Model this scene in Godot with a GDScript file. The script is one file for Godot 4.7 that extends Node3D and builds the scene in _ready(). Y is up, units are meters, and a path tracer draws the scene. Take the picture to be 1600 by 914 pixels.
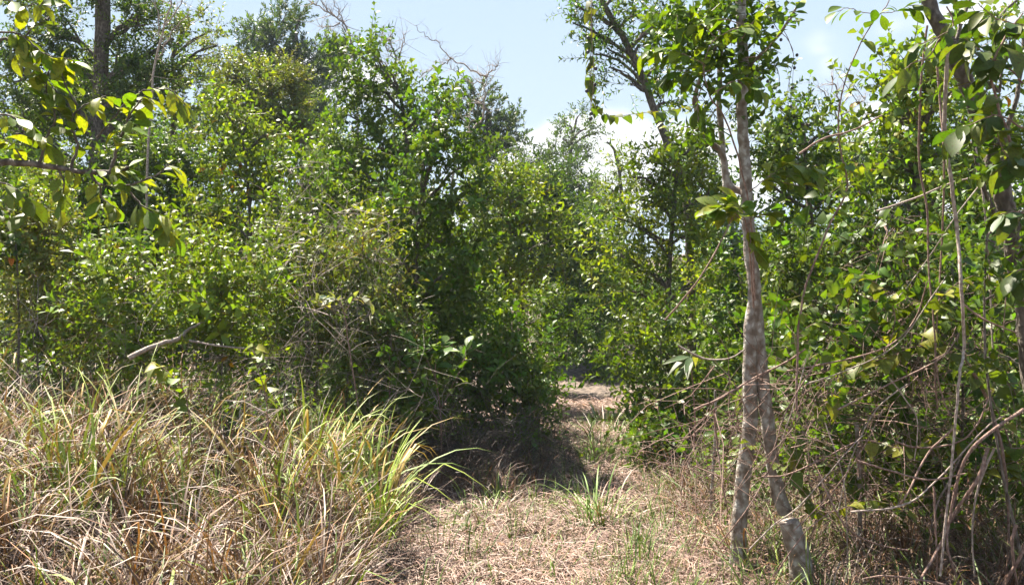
extends Node3D
# A narrow trail through sunlit secondary forest: tall grass on one side, vine tangle on the other.

const F := 1331.0          # focal length of the photograph in its own pixels (1600 wide)
const EYE := 1.6
const PITCH := -0.0203     # the horizon lies a little above the middle
var rng := RandomNumberGenerator.new()
var taken := {}
var sprays := {}           # leaf kind -> spray meshes
var single := {}           # cached single-leaf meshes
var mats := {}
var tris := 0

# ---------------------------------------------------------------- small helpers
func rf(a: float, b: float) -> float:
	return rng.randf_range(a, b)

func rdir() -> Vector3:
	var z := rf(-1, 1)
	var a := rf(0, TAU)
	var r := sqrt(1.0 - z * z)
	return Vector3(r * cos(a), z, r * sin(a))

# a point seen at photo pixel (px, py), d metres ahead of the camera
func at(px: float, py: float, d: float) -> Vector3:
	var x := (px - 800.0) / F
	var y := -(py - 457.0) / F
	var c := cos(PITCH)
	var s := sin(PITCH)
	var v := Vector3(x, y * c + s, -(c - y * s))
	return Vector3(0, EYE, 0) + v * (d / -v.z)

func trail_x(d: float) -> float:
	var k := [[0.0, -0.05], [4.4, 0.12], [5.0, 0.3], [5.8, 0.45], [6.5, 0.66], [7.3, 0.8], [9.3, 0.85], [10.1, 1.0], [11.5, 1.12], [13.3, 1.25], [20.0, 3.0], [400.0, 3.0]]
	for i in k.size() - 1:
		if d <= k[i + 1][0]:
			return lerpf(k[i][1], k[i + 1][1], clampf((d - k[i][0]) / (k[i + 1][0] - k[i][0]), 0, 1))
	return 3.0

var hn := FastNoiseLite.new()
func ground_y(x: float, z: float) -> float:
	var d := -z
	var off := x - trail_x(clampf(d, 0, 20))
	var y := 0.0
	y += 0.10 * maxf(0.0, d - 12.5)
	y = minf(y, 2.2)
	var l := maxf(0.0, -off - 1.3)
	y += 1.9 * (1.0 - exp(-l * l * 0.014))
	var r := maxf(0.0, off - 1.2)
	y += 1.2 * (1.0 - exp(-r * r * 0.02))
	y += hn.get_noise_2d(x * 40.0, z * 40.0) * 0.05 * (0.4 + minf(1.0, absf(off)))
	return y

func on_ground(px: float, d: float) -> Vector3:
	var p := at(px, 430, d)
	return Vector3(p.x, ground_y(p.x, p.z), p.z)

func numbered(n: String) -> String:
	if not taken.has(n):
		taken[n] = 0
		return n
	taken[n] += 1
	return "%s_%03d" % [n, taken[n]]

func thing(called: String, label: String, category: String, where: Vector3, group := "") -> Node3D:
	var o := Node3D.new()
	o.name = numbered(called)
	add_child(o)
	o.position = where
	o.set_meta("label", label)
	o.set_meta("category", category)
	if group != "":
		o.set_meta("group", group)
	return o

func part(called: String, mesh: Mesh, m: Material, parent: Node3D, xf := Transform3D()) -> MeshInstance3D:
	var o := MeshInstance3D.new()
	o.name = called
	o.mesh = mesh
	if m:
		o.material_override = m
	o.transform = xf
	parent.add_child(o, true)
	return o

# many placed copies of one shape, joined into one mesh; tints come from a small palette
func copies(called: String, shape: Geo, m: Material, xs: Array, cols: Array, parent: Node3D) -> MeshInstance3D:
	if shape.fv.is_empty():
		for i in shape.idx:
			shape.fv.append(shape.v[i])
			shape.fn.append(shape.n[i])
	var tinted := []
	var tints := []
	for j in cols.size():
		if tints.size() < 10 and not tints.has(cols[j]):
			tints.append(cols[j])
	for tint in tints:
		var pc := PackedColorArray()
		for i in shape.idx:
			pc.append(shape.c[i] * tint)
		tinted.append(pc)
	var v := PackedVector3Array()
	var n := PackedVector3Array()
	var c := PackedColorArray()
	for i in xs.size():
		var x: Transform3D = xs[i]
		v.append_array(x * shape.fv)
		n.append_array(Transform3D(x.basis.orthonormalized(), Vector3.ZERO) * shape.fn)
		var hit := tints.find(cols[i])
		c.append_array(tinted[hit if hit >= 0 else i % tinted.size()])
	tris += v.size() / 3
	var a := []
	a.resize(Mesh.ARRAY_MAX)
	a[Mesh.ARRAY_VERTEX] = v
	a[Mesh.ARRAY_NORMAL] = n
	a[Mesh.ARRAY_COLOR] = c
	var am := ArrayMesh.new()
	am.add_surface_from_arrays(Mesh.PRIMITIVE_TRIANGLES, a)
	var o := part(called, am, m, parent)
	o.set_meta("kind", "stuff")
	return o

# the same as placed instances, for flat patches that hardly overlap; colours are stored at a quarter so that bright tints are not cut off
func scattered(called: String, shape: Geo, m: Material, xs: Array, cols: Array, parent: Node3D) -> MultiMeshInstance3D:
	var mm := MultiMesh.new()
	mm.transform_format = MultiMesh.TRANSFORM_3D
	mm.use_colors = true
	mm.mesh = shape.quarter()
	mm.instance_count = xs.size()
	for i in xs.size():
		mm.set_instance_transform(i, xs[i])
		var c: Color = cols[i]
		mm.set_instance_color(i, Color(c.r * 4.0, c.g * 4.0, c.b * 4.0))
	var o := MultiMeshInstance3D.new()
	o.name = called
	o.multimesh = mm
	o.material_override = m
	o.set_meta("kind", "stuff")
	parent.add_child(o, true)
	return o

# ---------------------------------------------------------------- raw geometry
class Geo:
	var v := PackedVector3Array()
	var n := PackedVector3Array()
	var c := PackedColorArray()
	var idx := PackedInt32Array()
	var uv := PackedVector2Array()
	var kept: ArrayMesh
	var fv := PackedVector3Array()
	var fn := PackedVector3Array()
	func quarter() -> ArrayMesh:
		if kept == null:
			var whole := c.duplicate()
			for i in c.size():
				c[i] = Color(c[i].r * 0.25, c[i].g * 0.25, c[i].b * 0.25)
			kept = mesh()
			c = whole
		return kept
	func mesh() -> ArrayMesh:
		var a := []
		a.resize(Mesh.ARRAY_MAX)
		a[Mesh.ARRAY_VERTEX] = v
		a[Mesh.ARRAY_NORMAL] = n
		a[Mesh.ARRAY_COLOR] = c
		a[Mesh.ARRAY_INDEX] = idx
		if uv.size() == v.size():
			a[Mesh.ARRAY_TEX_UV] = uv
		var m := ArrayMesh.new()
		m.add_surface_from_arrays(Mesh.PRIMITIVE_TRIANGLES, a)
		return m

# tapered tube through points; r gives one radius for each point
func tube(g: Geo, pts: Array, r: Array, sides := 5, col := Color.WHITE, lump := 0.0) -> void:
	var base := g.v.size()
	var m := pts.size()
	var side := Vector3.ZERO
	for i in m:
		var p: Vector3 = pts[i]
		var t: Vector3 = (pts[mini(i + 1, m - 1)] - pts[maxi(i - 1, 0)]).normalized()
		if side == Vector3.ZERO:
			side = t.cross(Vector3(0.31, 0.2, 0.93)).normalized()
		side = (side - t * side.dot(t)).normalized()
		var up := t.cross(side)
		for k in sides:
			var a := TAU * k / sides
			var nn := side * cos(a) + up * sin(a)
			var rr: float = r[i]
			if lump > 0.0:
				rr *= 1.0 + lump * hn.get_noise_3d(p.x * 400.0 + nn.x * 60.0, p.y * 160.0, p.z * 400.0 + nn.z * 60.0)
			g.v.append(p + nn * rr)
			g.n.append(nn)
			g.c.append(col)
			g.uv.append(Vector2(0.5, 0.01))
	for i in m - 1:
		for k in sides:
			var a := base + i * sides + k
			var b := base + i * sides + (k + 1) % sides
			g.idx.append_array([a, a + sides, b, b, a + sides, b + sides])
	var cap := g.v.size()
	g.v.append(pts[m - 1])
	g.n.append((pts[m - 1] - pts[m - 2]).normalized())
	g.c.append(col)
	g.uv.append(Vector2(0.5, 0.01))
	for k in sides:
		g.idx.append_array([base + (m - 1) * sides + k, cap, base + (m - 1) * sides + (k + 1) % sides])

# smooth path through a few points (Catmull-Rom), with a little wobble
func path(p: Array, steps := 4, wob := 0.0) -> Array:
	var out := []
	var m := p.size()
	for i in m - 1:
		var a: Vector3 = p[maxi(i - 1, 0)]
		var b: Vector3 = p[i]
		var c: Vector3 = p[i + 1]
		var e: Vector3 = p[mini(i + 2, m - 1)]
		for k in steps:
			var q: Vector3 = b.cubic_interpolate(c, a, e, float(k) / steps)
			if wob > 0.0 and (i > 0 or k > 0):
				q += rdir() * wob
			out.append(q)
	out.append(p[m - 1])
	return out

func taper(n: int, a: float, b: float) -> Array:
	var r := []
	for i in n:
		r.append(lerpf(a, b, float(i) / maxi(1, n - 1)))
	return r

# one leaf: base b, along u, face normal nn, length l, width w
func leaf(g: Geo, b: Vector3, u: Vector3, nn: Vector3, l: float, w: float, col: Color, shape := 0, secs := 4, droop := 0.25, fold := 0.28) -> void:
	var s := u.cross(nn).normalized()
	nn = s.cross(u).normalized()
	var at0 := g.v.size()
	var rib := col * 1.25
	rib.a = 1.0
	var wav := rf(0, TAU)
	for i in secs + 1:
		var t := float(i) / secs
		var pr: float
		if shape == 1:      # heart
			pr = pow(sin(PI * pow(clampf(t * 0.94 + 0.06, 0, 1), 0.55)), 0.8)
		elif shape == 2:    # narrow
			pr = sin(PI * pow(t, 0.8))
		elif shape == 3:    # egg with the wide end outwards
			pr = pow(sin(PI * pow(t, 1.35)), 0.8)
		else:
			pr = pow(sin(PI * pow(t, 0.85)), 0.75)
		var hw := w * 0.5 * pr
		var mid := b + u * (l * t * (1.0 - 0.25 * droop * t)) - nn * (l * droop * t * t)
		var slope := (nn + u * (2.0 * droop * t)).normalized()
		var lift := fold * hw
		var wv := 0.06 * l * sin(wav + t * 5.0) * pr * 0.5
		var tip := i == 0 or i == secs
		g.v.append(mid)
		g.n.append(slope)
		g.c.append(rib if secs < 6 else col)
		g.uv.append(Vector2(0.5, t))
		if not tip:
			g.v.append(mid + s * hw + nn * (lift + wv))
			g.n.append((slope - s * fold * 0.8).normalized())
			g.c.append(col)
			g.uv.append(Vector2(0.5 + 0.48 * pr, t))
			g.v.append(mid - s * hw + nn * (lift - wv))
			g.n.append((slope + s * fold * 0.8).normalized())
			g.c.append(col)
			g.uv.append(Vector2(0.5 - 0.48 * pr, t))
	var first := at0 + 1
	g.idx.append_array([at0, first, first + 1, at0, first + 2, first])
	for i in secs - 2:
		var a := first + i * 3
		var e := a + 3
		g.idx.append_array([a, e, a + 1, e, e + 1, a + 1, a, a + 2, e, a + 2, e + 2, e])
	var z := first + (secs - 2) * 3
	var last := z + 3
	g.idx.append_array([z, last, z + 1, z, z + 2, last])

# ---------------------------------------------------------------- leaf kinds and sprays
# leaf length, width, shape, leaves in a spray, spray length, angle from the twig, droop
const KIND := {
	"small": [0.062, 0.030, 0, 14, 0.23, 0.95, 0.25],
	"mid": [0.088, 0.042, 0, 12, 0.27, 0.95, 0.3],
	"big": [0.125, 0.058, 3, 9, 0.36, 0.9, 0.35],
	"lance": [0.10, 0.027, 2, 13, 0.36, 0.8, 0.45],
	"weed": [0.066, 0.031, 0, 12, 0.34, 0.85, 0.45],
	"vine": [0.080, 0.066, 1, 8, 0.42, 1.15, 0.3],
	"tuft": [0.115, 0.050, 3, 26, 0.42, 0.85, 0.15],
	"fine": [0.036, 0.015, 0, 30, 0.34, 0.95, 0.2],
}

func make_sprays(kind: String, n: int, secs: int) -> void:
	var k = KIND[kind]
	var key := "%s%d" % [kind, secs]
	sprays[key] = []
	for j in n:
		var g := Geo.new()
		var len: float = k[4] * rf(0.85, 1.15)
		var bend := Vector3(rf(-1, 1), 0, rf(-1, 1)) * 0.25 * len
		var pts := [Vector3.ZERO, Vector3(0, len * 0.35, 0) + bend * 0.15, Vector3(0, len * 0.7, 0) + bend * 0.5, Vector3(0, len * 0.95, 0) + bend]
		tube(g, [pts[0], pts[2], pts[3]], [0.003, 0.002, 0.001], 3, Color(1.5, 0.8, 0.9))
		var cnt: int = k[3]
		var phi := rf(0, TAU)
		for i in cnt:
			var t := 0.12 + 0.88 * (i + rf(0.2, 0.8)) / cnt
			phi += 2.399 if kind != "weed" else (PI if i % 2 == 0 else PI * 0.5)
			var f := t * 3.0
			var s := mini(int(f), 2)
			var p: Vector3 = pts[s].lerp(pts[s + 1], f - s)
			var ax: Vector3 = (pts[s + 1] - pts[s]).normalized()
			var rad := Vector3(cos(phi), 0, sin(phi))
			var ang: float = k[5] * lerpf(1.15, 0.55, t) * rf(0.75, 1.3)
			var u := (ax * cos(ang) + rad * sin(ang)).normalized()
			var nn := (ax * sin(ang) - rad * cos(ang) + rdir() * 0.45).normalized()
			var tone := rf(0.72, 1.25)
			var col := Color(tone * rf(0.88, 1.15), tone, tone * rf(0.8, 1.2))
			var odd := rng.randf()
			if odd < 0.012:
				col = Color(5.0, 2.3, 1.2)          # yellow leaf
			elif odd < 0.02:
				col = Color(2.4, 0.9, 0.9)          # brown leaf
			elif odd < 0.12:
				col = Color(1.75, 1.5, 1.0)         # young leaf
			var sz := rf(0.65, 1.15) * lerpf(1.0, 0.8, t)
			leaf(g, p + u * 0.008, u, nn, k[0] * sz, k[1] * sz, col, k[2], secs, k[6] * rf(0.3, 1.8), rf(0.1, 0.5))
		sprays[key].append(g)

func lone_leaf(kind: String, col: Color, tone: int) -> Mesh:
	var key := "%s%s%d" % [kind, col.to_html(), tone]
	if not single.has(key):
		var k = KIND[kind]
		var g := Geo.new()
		var q: float = [0.75, 1.0, 1.35, 1.0][tone]
		var c := Color(col.r * q * [1.0, 1.0, 1.25, 0.8][tone], col.g * q, col.b * q)
		var stalk: float = k[0] * 0.12
		tube(g, [Vector3.ZERO, Vector3(0, stalk, 0.002)], [0.0016, 0.0012], 3, c * 1.2)
		leaf(g, Vector3(0, stalk * 0.8, 0.001), Vector3.UP, Vector3.BACK, k[0], k[1], c, k[2], 7, k[6] * [0.6, 1.0, 1.5, 0.2][tone], [0.15, 0.3, 0.4, 0.25][tone])
		single[key] = g.mesh()
	return single[key]

# basis whose y runs along u and whose z faces n
func frame(u: Vector3, n: Vector3) -> Basis:
	var x := u.cross(n).normalized()
	return Basis(x, u, x.cross(u).normalized())

func put_leaf(parent: Node3D, kind: String, col: Color, p: Vector3, u: Vector3, n: Vector3, size: float) -> void:
	u = u.normalized()
	if absf(u.dot(n.normalized())) > 0.95:
		n = n + Vector3(0.4, 0.1, 0.5)
	var b := frame(u, n).scaled(Vector3.ONE * size)
	part("leaf", lone_leaf(kind, col, rng.randi() % 4), mats.veined[rng.randi() % 3], parent, Transform3D(b, p - parent.position))

# ---------------------------------------------------------------- woody plants
# o: name, label, cat, group, kind, d, base (pixel column), w (trunk radius m), col, lai, clumps [[px, py, rx, ry, (depth offset)]], trunk (pixel points), lone (single leaves), size
func plant(o: Dictionary) -> Node3D:
	var d: float = o.d
	var foot := on_ground(o.base, d)
	var t := thing(o.name, o.label, o.get("cat", "tree" if o.name.ends_with("tree") else "shrub"), foot, o.get("group", ""))
	var col: Color = o.col
	var px := d / F
	var bark: Material = mats[o.get("bark", "bark")]
	# trunk
	var line := [foot - Vector3(0, 0.05, 0)]
	if o.has("trunk"):
		for q in o.trunk:
			line.append(at(q[0], q[1], d + (q[2] if q.size() > 2 else 0.0)))
	else:
		var top := Vector3.ZERO
		var hi := -99.0
		for q in o.clumps:
			var c := at(q[0], q[1], d)
			top += c / o.clumps.size()
			hi = maxf(hi, c.y)
		top.y = lerpf(top.y, hi, 0.6)
		var mid := foot.lerp(top, 0.5) + Vector3(rf(-0.1, 0.1), 0, rf(-0.1, 0.1)) * (top.y - foot.y) * 0.6
		line.append_array([mid, top])
	var tp := path(line, 5, 0.004 * d / 8.0)
	var w: float = o.w
	for i in tp.size():
		tp[i] = tp[i] - foot
	var g := Geo.new()
	tube(g, tp, taper(tp.size(), w, w * o.get("thin", 0.35)), 8, Color.WHITE, 0.25)
	part("trunk", g.mesh(), bark, t)
	var lai: float = o.get("lai", 5.0)
	var k = KIND[o.kind]
	var size: float = o.get("size", 1.0)
	var far: bool = k[0] * size * F / d < 13.0
	var area: float = k[3] * k[0] * k[1] * (0.5 if far else 0.6) * size * size * 0.75
	var xs := [[], [], []]
	var cs := [[], [], []]
	var spots := []
	var palette := []
	for i in 9:
		var tone := rf(0.7, 1.35)
		palette.append(Color(col.r * tone * rf(0.85, 1.2), col.g * tone, col.b * tone * rf(0.8, 1.2)))
	for q in o.clumps:
		var off: float = q[4] if q.size() > 4 else rf(-0.35, 0.35) * (q[2] + q[3]) * px
		var c := at(q[0], q[1], d + off) - foot
		var reach: float = k[4] * size * 0.5
		var rx: float = maxf(q[2] * px - reach, q[2] * px * 0.4)
		var ry: float = maxf(q[3] * px - reach, q[3] * px * 0.4)
		var rz: float = (rx + ry) * 0.5 * o.get("deep", 1.0)
		# the branch that carries this clump leaves the trunk lower down
		var from: Vector3 = tp[0]
		var best := 1e9
		for i in range(tp.size() / 4, tp.size()):
			var p: Vector3 = tp[i]
			var e := absf((c.y - ry * 0.5 - p.y) - 0.6 * Vector2(c.x - p.x, c.z - p.z).length()) + 0.35 * p.distance_to(c)
			if e < best:
				best = e
				from = p
		var bg := Geo.new()
		var bw := clampf(w * 0.45, 0.006, 0.05)
		var mid := from.lerp(c, 0.55) + Vector3(0, 0.08, 0) * from.distance_to(c) + rdir() * 0.06 * from.distance_to(c)
		var bp := path([from, mid, c], 4, 0.01)
		tube(bg, bp, taper(bp.size(), bw, bw * 0.4), 5)
		var n := maxi(4, int(lai * PI * (rx + reach * 0.7) * (ry + reach * 0.7) / area))
		var subs := maxi(4, int(n / 11.0))
		var sub := []
		for i in subs:
			var s := rdir() * pow(rng.randf(), 0.45)
			sub.append(c + Vector3(s.x * rx, s.y * ry, s.z * rz) * 0.95)
		for i in mini(subs, 16):
			var e: Vector3 = sub[i]
			var st: Vector3 = bp[rng.randi_range(2, bp.size() - 1)]
			var m2 := st.lerp(e, 0.5) + rdir() * 0.12 * st.distance_to(e)
			tube(bg, [st, m2, e], [bw * 0.45, bw * 0.3, 0.0025], 4)
		part("branch", bg.mesh(), bark, t)
		var sr: float = k[4] * size * 0.75
		for i in n:
			var si := int(pow(rng.randf(), 1.25) * subs)
			var sc: Vector3 = sub[si]
			var dirv := rdir()
			var p := sc + dirv * sr * rf(0.0, 0.9)
			var away := Vector3(p.x - c.x, (p.y - c.y) * 0.6, p.z - c.z).normalized()
			var dd := (dirv * 0.7 + away * 0.8 + Vector3(0, o.get("up", 0.35), 0) + rdir() * 0.3).normalized()
			var b := frame(dd, rdir()).scaled(Vector3.ONE * size * rf(0.65, 1.3))
			var v := rng.randi() % 3
			xs[v].append(Transform3D(b, p))
			cs[v].append(palette[(si * 5 + (rng.randi() % 2)) % 9])
			if p.z > c.z - 0.2 * rz:
				spots.append([p, dd])
	var lod: String = o.kind + ("2" if far else "3")
	for v in 3:
		if xs[v].size() > 0:
			if v == 2 and d <= 11.0:
				lod = ["vine", "lance", "big", "small"][int(o.base) % 4] + lod.right(1)
			if d > 11.0 or o.get("inst", false):
				scattered("crown", sprays[lod][v], mats.leaf, xs[v], cs[v], t)
			else:
				copies("crown", sprays[lod][v], mats.leaf, xs[v], cs[v], t)
	for i in o.get("lone", 0):
		var s = spots[rng.randi() % spots.size()]
		var u: Vector3 = (s[1] + rdir() * 0.8 + Vector3(0, -0.2, 0)).normalized()
		put_leaf(t, o.kind, Color(col.r * 1.15, col.g * 1.1, col.b), s[0] + foot + rdir() * 0.05 + Vector3(0, 0, 0.05), u, Vector3(rf(-0.5, 0.5), 1, rf(-0.5, 0.7)), size * rf(0.9, 1.4))
	for i in o.get("turned", 0):
		var s = spots[rng.randi() % spots.size()]
		put_leaf(t, o.kind, [Color(0.457, 0.299, 0.025), Color(0.415, 0.183, 0.025), Color(0.332, 0.282, 0.033)][i % 3], s[0] + foot + Vector3(0, 0, 0.07), (s[1] + Vector3(0, -0.8, 0) + rdir() * 0.5).normalized(), Vector3(rf(-0.5, 0.5), 0.7, rf(0, 0.9)), size * rf(0.9, 1.3))
	return t

# a near branch or vine: stems drawn as pixel polylines, each with its own large leaves
# stems: [[points [px,py,(d)]...], radius, leaf count, leaf size px]
func big_leaf_plant(called: String, label: String, cat: String, d: float, kind: String, col: Color, stems: Array, bark: Material, foot: Vector3, hang := 0.4, crowd := 1.35) -> Node3D:
	var t := thing(called, label, cat, foot)
	var k = KIND[kind]
	for s in stems:
		var pts := []
		for q in s[0]:
			pts.append(at(q[0], q[1], d + (q[2] if q.size() > 2 else 0.0)))
		var cp := path(pts, 5, 0.003)
		var g := Geo.new()
		var loc := []
		for p in cp:
			loc.append(p - foot)
		tube(g, loc, taper(loc.size(), s[1], maxf(0.0016, s[1] * 0.35)), 6)
		var stem := part("stem", g.mesh(), bark, t)
		var cnt := int(s[2] * crowd)
		var fromt: float = s[4] if s.size() > 4 else 0.25
		var phi := rf(0, TAU)
		for i in cnt:
			var u := lerpf(fromt, 1.0, (i + rf(0.1, 0.9)) / cnt)
			var f := u * (cp.size() - 1)
			var a := mini(int(f), cp.size() - 2)
			var p: Vector3 = cp[a].lerp(cp[a + 1], f - a)
			var ax: Vector3 = (cp[a + 1] - cp[a]).normalized()
			phi += PI + rf(-0.7, 0.7)
			var sd := ax.cross(Vector3.UP)
			if sd.length() < 0.2:
				sd = Vector3(cos(phi), 0, sin(phi))
			sd = sd.normalized() * (1.0 if i % 2 == 0 else -1.0)
			var dirv := (ax * 0.6 + sd * 0.75 + Vector3(0, -hang, 0) + rdir() * 0.5).normalized()
			var nn := (Vector3(0, 1, 0.25) + rdir() * 0.55).normalized()
			var sz: float = s[3] * d / F / k[0] * rf(0.6, 1.15)
			put_leaf(stem, kind, col, p - foot, dirv, nn, sz)
	return t

func stem_thing(called: String, label: String, cat: String, pts: Array, r0: float, r1: float, m: Material, group := "", sides := 6, lump := 0.15) -> MeshInstance3D:
	var foot: Vector3 = pts[0]
	var cp := path(pts, 5, r0 * 0.25)
	var g := Geo.new()
	for i in cp.size():
		cp[i] = cp[i] - foot
	tube(g, cp, taper(cp.size(), r0, r1), sides, Color.WHITE, lump)
	var o := part(numbered(called), g.mesh(), m, self, Transform3D(Basis(), foot))
	o.set_meta("label", label)
	o.set_meta("category", cat)
	if group != "":
		o.set_meta("group", group)
	return o

# ---------------------------------------------------------------- grass
# a tuft: blades that rise from a small foot, arch over and hang
func tuft(n: int, h: float, spread: float, w: float, arch: float, cols: Array, segs := 6) -> Geo:
	var g := Geo.new()
	for i in n:
		var a := rf(0, TAU)
		var out := Vector3(cos(a), 0, sin(a))
		var p := out * rf(0, 0.09) + Vector3(cos(a * 3.1), 0, sin(a * 2.7)) * 0.04
		var lean := rf(0.1, 0.9) * spread
		var l := h * rf(0.5, 1.15)
		var ww := w * rf(0.6, 1.2)
		var c: Color = cols[rng.randi() % cols.size()]
		var tone := rf(0.7, 1.25)
		c = Color(c.r * tone, c.g * tone, c.b * tone)
		var side := out.cross(Vector3.UP)
		side = (side + rdir() * 0.5).normalized()
		var at0 := g.v.size()
		var bend := arch * rf(0.4, 1.3)
		var kink := rng.randi_range(2, segs) if rng.randf() < 0.25 else 99
		var th := lean
		for s in segs + 1:
			var u := float(s) / segs
			var hw := ww * 0.5 * (1.0 - pow(u, 2.2)) * (0.55 + 0.45 * minf(1.0, u * 5.0))
			var dv := out * sin(th) + Vector3.UP * cos(th)
			var nn := side.cross(dv).normalized()
			g.v.append(p + side * hw)
			g.v.append(p - side * hw)
			g.n.append((nn + side * 0.25).normalized())
			g.n.append((nn - side * 0.25).normalized())
			g.c.append(c)
			g.c.append(c)
			p += dv * l / segs
			th = minf(th + bend / segs * (0.4 + 1.4 * u), 2.9)
			if s == kink:
				th += 0.9
		for s in segs:
			var b := at0 + s * 2
			g.idx.append_array([b, b + 1, b + 2, b + 1, b + 3, b + 2])
	return g

# flat scraps of straw lying about
func straw(n: int, r: float, l: float, w: float, hgt: float, cols: Array) -> Geo:
	var g := Geo.new()
	for i in n:
		var p := Vector3(rf(-r, r), rf(0.0, hgt), rf(-r, r))
		var a := rf(0, TAU)
		var u := Vector3(cos(a), rf(-0.35, 0.35), sin(a)).normalized()
		var s := u.cross(Vector3(rf(-0.6, 0.6), 1, rf(-0.6, 0.6))).normalized()
		var n2 := s.cross(u).normalized()
		if n2.y < 0:
			n2 = -n2
			s = -s
		var ll := l * rf(0.4, 1.3)
		var c: Color = cols[rng.randi() % cols.size()]
		var tone := rf(0.65, 1.25)
		c = Color(c.r * tone, c.g * tone, c.b * tone)
		var at0 := g.v.size()
		for k in 3:
			var q := float(k) / 2.0
			var m := p + u * ll * (q - 0.5) + n2 * ll * 0.12 * sin(q * PI) * rf(0.4, 1.6)
			var hw := w * 0.5 * (1.0 - 0.7 * absf(q - 0.4))
			g.v.append(m + s * hw)
			g.v.append(m - s * hw)
			g.n.append(n2)
			g.n.append(n2)
			g.c.append(c)
			g.c.append(c)
		for k in 2:
			var b := at0 + k * 2
			g.idx.append_array([b, b + 1, b + 2, b + 1, b + 3, b + 2])
	return g

# a loose ball of dead twigs and thin vines
func snarl(n: int, r: float, l: float, rad: float) -> Geo:
	var g := Geo.new()
	for i in n:
		var p := rdir() * r * pow(rng.randf(), 0.5)
		var u := (rdir() + Vector3(0, rf(-0.3, 0.3), 0)).normalized()
		var pts := [p]
		var curl := rdir() * 0.5
		var ll := l * rf(0.4, 1.2)
		for k in 4:
			p += u * ll / 4.0
			u = (u + curl * 0.5 + rdir() * 0.3 + Vector3(0, -0.08, 0)).normalized()
			pts.append(p)
		var c := Color(1, 1, 1) * rf(0.6, 1.3)
		tube(g, pts, taper(5, rad * rf(0.5, 1.2), rad * 0.35), 3, c)
	return g

# ---------------------------------------------------------------- materials
func noise_tex(freq: float, cols: Array, seed_: int, normal := false, bump := 4.0, type := FastNoiseLite.TYPE_SIMPLEX_SMOOTH) -> NoiseTexture2D:
	var n := FastNoiseLite.new()
	n.seed = seed_
	n.noise_type = type
	n.frequency = freq
	n.fractal_octaves = 5
	var t := NoiseTexture2D.new()
	t.width = 512
	t.height = 512
	t.seamless = true
	t.noise = n
	if normal:
		t.as_normal_map = true
		t.bump_strength = bump
	elif cols.size() > 0:
		var gr := Gradient.new()
		var offs := PackedFloat32Array()
		var cc := PackedColorArray()
		for c in cols:
			offs.append(c[0])
			cc.append(c[1])
		gr.offsets = offs
		gr.colors = cc
		t.color_ramp = gr
	return t

func lin(r: float, g: float, b: float) -> Color:
	return Color(r, g, b).linear_to_srgb()

func bark_mat(cols: Array, freq: float, scale: Vector3, seed_: int, bump: float) -> StandardMaterial3D:
	var m := StandardMaterial3D.new()
	m.albedo_texture = noise_tex(freq, cols, seed_)
	m.normal_enabled = true
	m.normal_texture = noise_tex(freq * 2.0, [], seed_ + 7, true, bump)
	m.uv1_triplanar = true
	m.uv1_scale = scale
	m.roughness = 0.85
	m.vertex_color_use_as_albedo = true
	return m

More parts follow.
